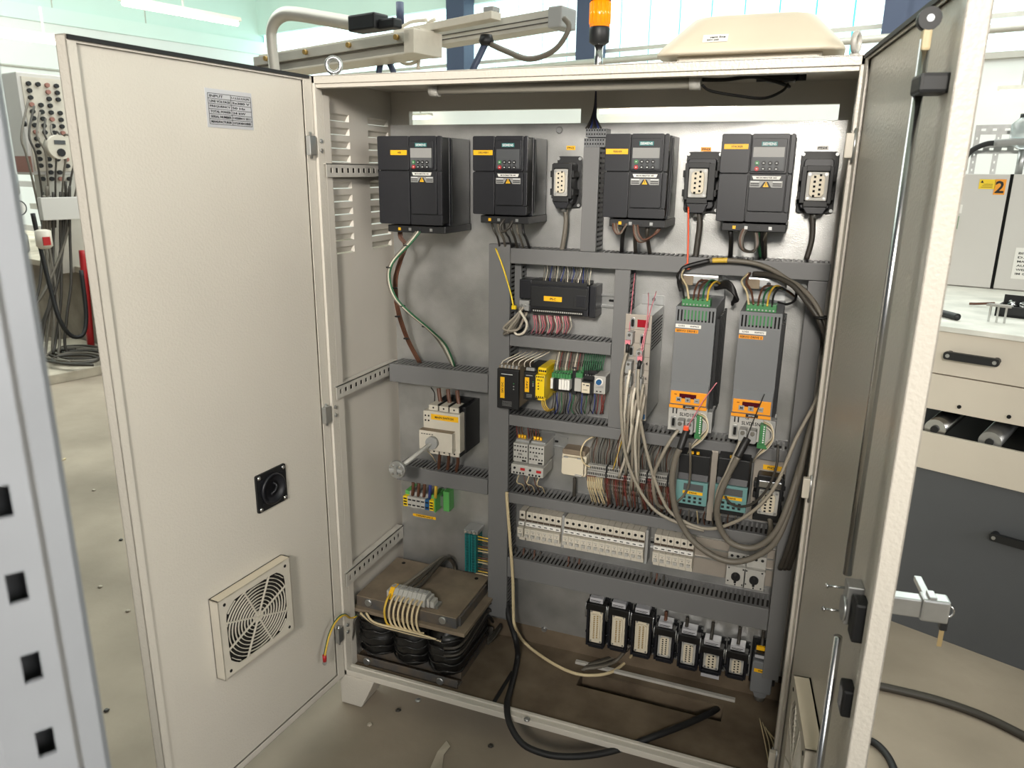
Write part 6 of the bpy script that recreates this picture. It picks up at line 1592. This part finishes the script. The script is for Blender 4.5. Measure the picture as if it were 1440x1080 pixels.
for k in range(14):
    run('strip_wire', 'yellowish wire from the teal terminal strip to the tall duct', [(669, 754 + 4 * k, .31), (677, 756 + 4 * k + rnd.uniform(-1, 1), .305), (688, 758 + 4 * k, .31)], .0022, (wyel, wtan, wdk, brown)[k % 4 if k > 1 else 0], 'wires of the teal terminal strip', 'wire', n=5)
for (u, v, r_) in ((937, 858, 0), (967, 866, 0), (1003, 873, 0), (1041, 880, 0), (1074, 884, 0)):
    run('plug_lead', 'dark lead rising from a bottom plug socket to the duct', [(u, v + 2, .31), (u - 1, v + 12, .31), (u - 3, v + 26, .30)], .0048, wdk if u > 940 else brown, 'leads above the bottom plugs', n=7)
# cables on the tray and over the sill
zt_ = .022
def tz(u, v, z=.020): return atz(u, v, z)
run('flexible_cable', 'thick black cable hanging over the cabinet sill and back into the tray opening', [(713, 846, .27), (716, 870, .26), (725, 899, .22), tz(728, 925), tz(720, 962), at(713, 990, .02), at(717, 1018, -.03), at(735, 1046, -.06), at(766, 1060, -.065), at(799, 1064, -.055), at(838, 1061, -.025), at(875, 1052, .012), tz(924, 1034, .024), tz(966, 1018, .022), tz(1000, 1002, .014), tz(1012, 994, -.02)], .0085, rubber, n=10)
run('white_cable', 'thin white cable running down the tall duct and across the tray', [(713, 692, .25), (713, 702, .25), (717, 756, .25), (721, 811, .25), (722, 858, .24), (724, 880, .22), tz(738, 904, .03), tz(771, 929, .016), tz(804, 945.6, .015), tz(832, 949.7, .015), tz(860, 945, .015), tz(882, 929, .015), (892, 916, .31)], .0048, wtan, n=8)
for k in range(4):
    run('tray_cable', 'grey cable bundle entering the tray opening under the bottom plugs', [tz(816 + 3 * k, 948 - 2 * k, -.02), tz(822 + 2 * k, 941 - 2 * k, .014), tz(848, 929 - 3 * k + 8, .020), tz(868 + 2 * k, 924 - 3 * k + 4, .022), (884 + 2 * k, 908, .32)], .0050, wdk if k % 2 else wgrey, 'cables in the tray opening', n=8)
for k in range(3):
    run('tray_cable', 'dark cable leaving the right side of the transformer', [tz(686, 905 - 3 * k, .05), tz(696, 895 - 3 * k, .05), tz(704, 882 - 2 * k, .06)], .0050, wdk, 'cables right of the transformer', n=7)
for k in range(5):
    p0 = tz(1082 + 3 * k, 1078 - 4 * k, .012); p1 = tz(1068 + 4 * k, 1010 + 6 * k, .014)
    run('straw_strand', 'pale dry strand lying in the lower right of the tray', [p0, (p0 + p1) / 2 + Vector((.004 * k, 0, .004)), p1], .0016, wtan, 'pale strands at the lower right', 'strand', n=5)
for (u, v) in ((741, 1012), (640, 962), (588, 985), (744, 893)):
    p = tz(u, v, .0105 if v < 1000 else .0225)
    tag(MB().lathe([(.009, 0), (.008, .003), (.004, .005)], p, 8).build('loose_screw', zinc), 'small dusty screw head on the cabinet tray', 'screw', 'screw heads on the tray')
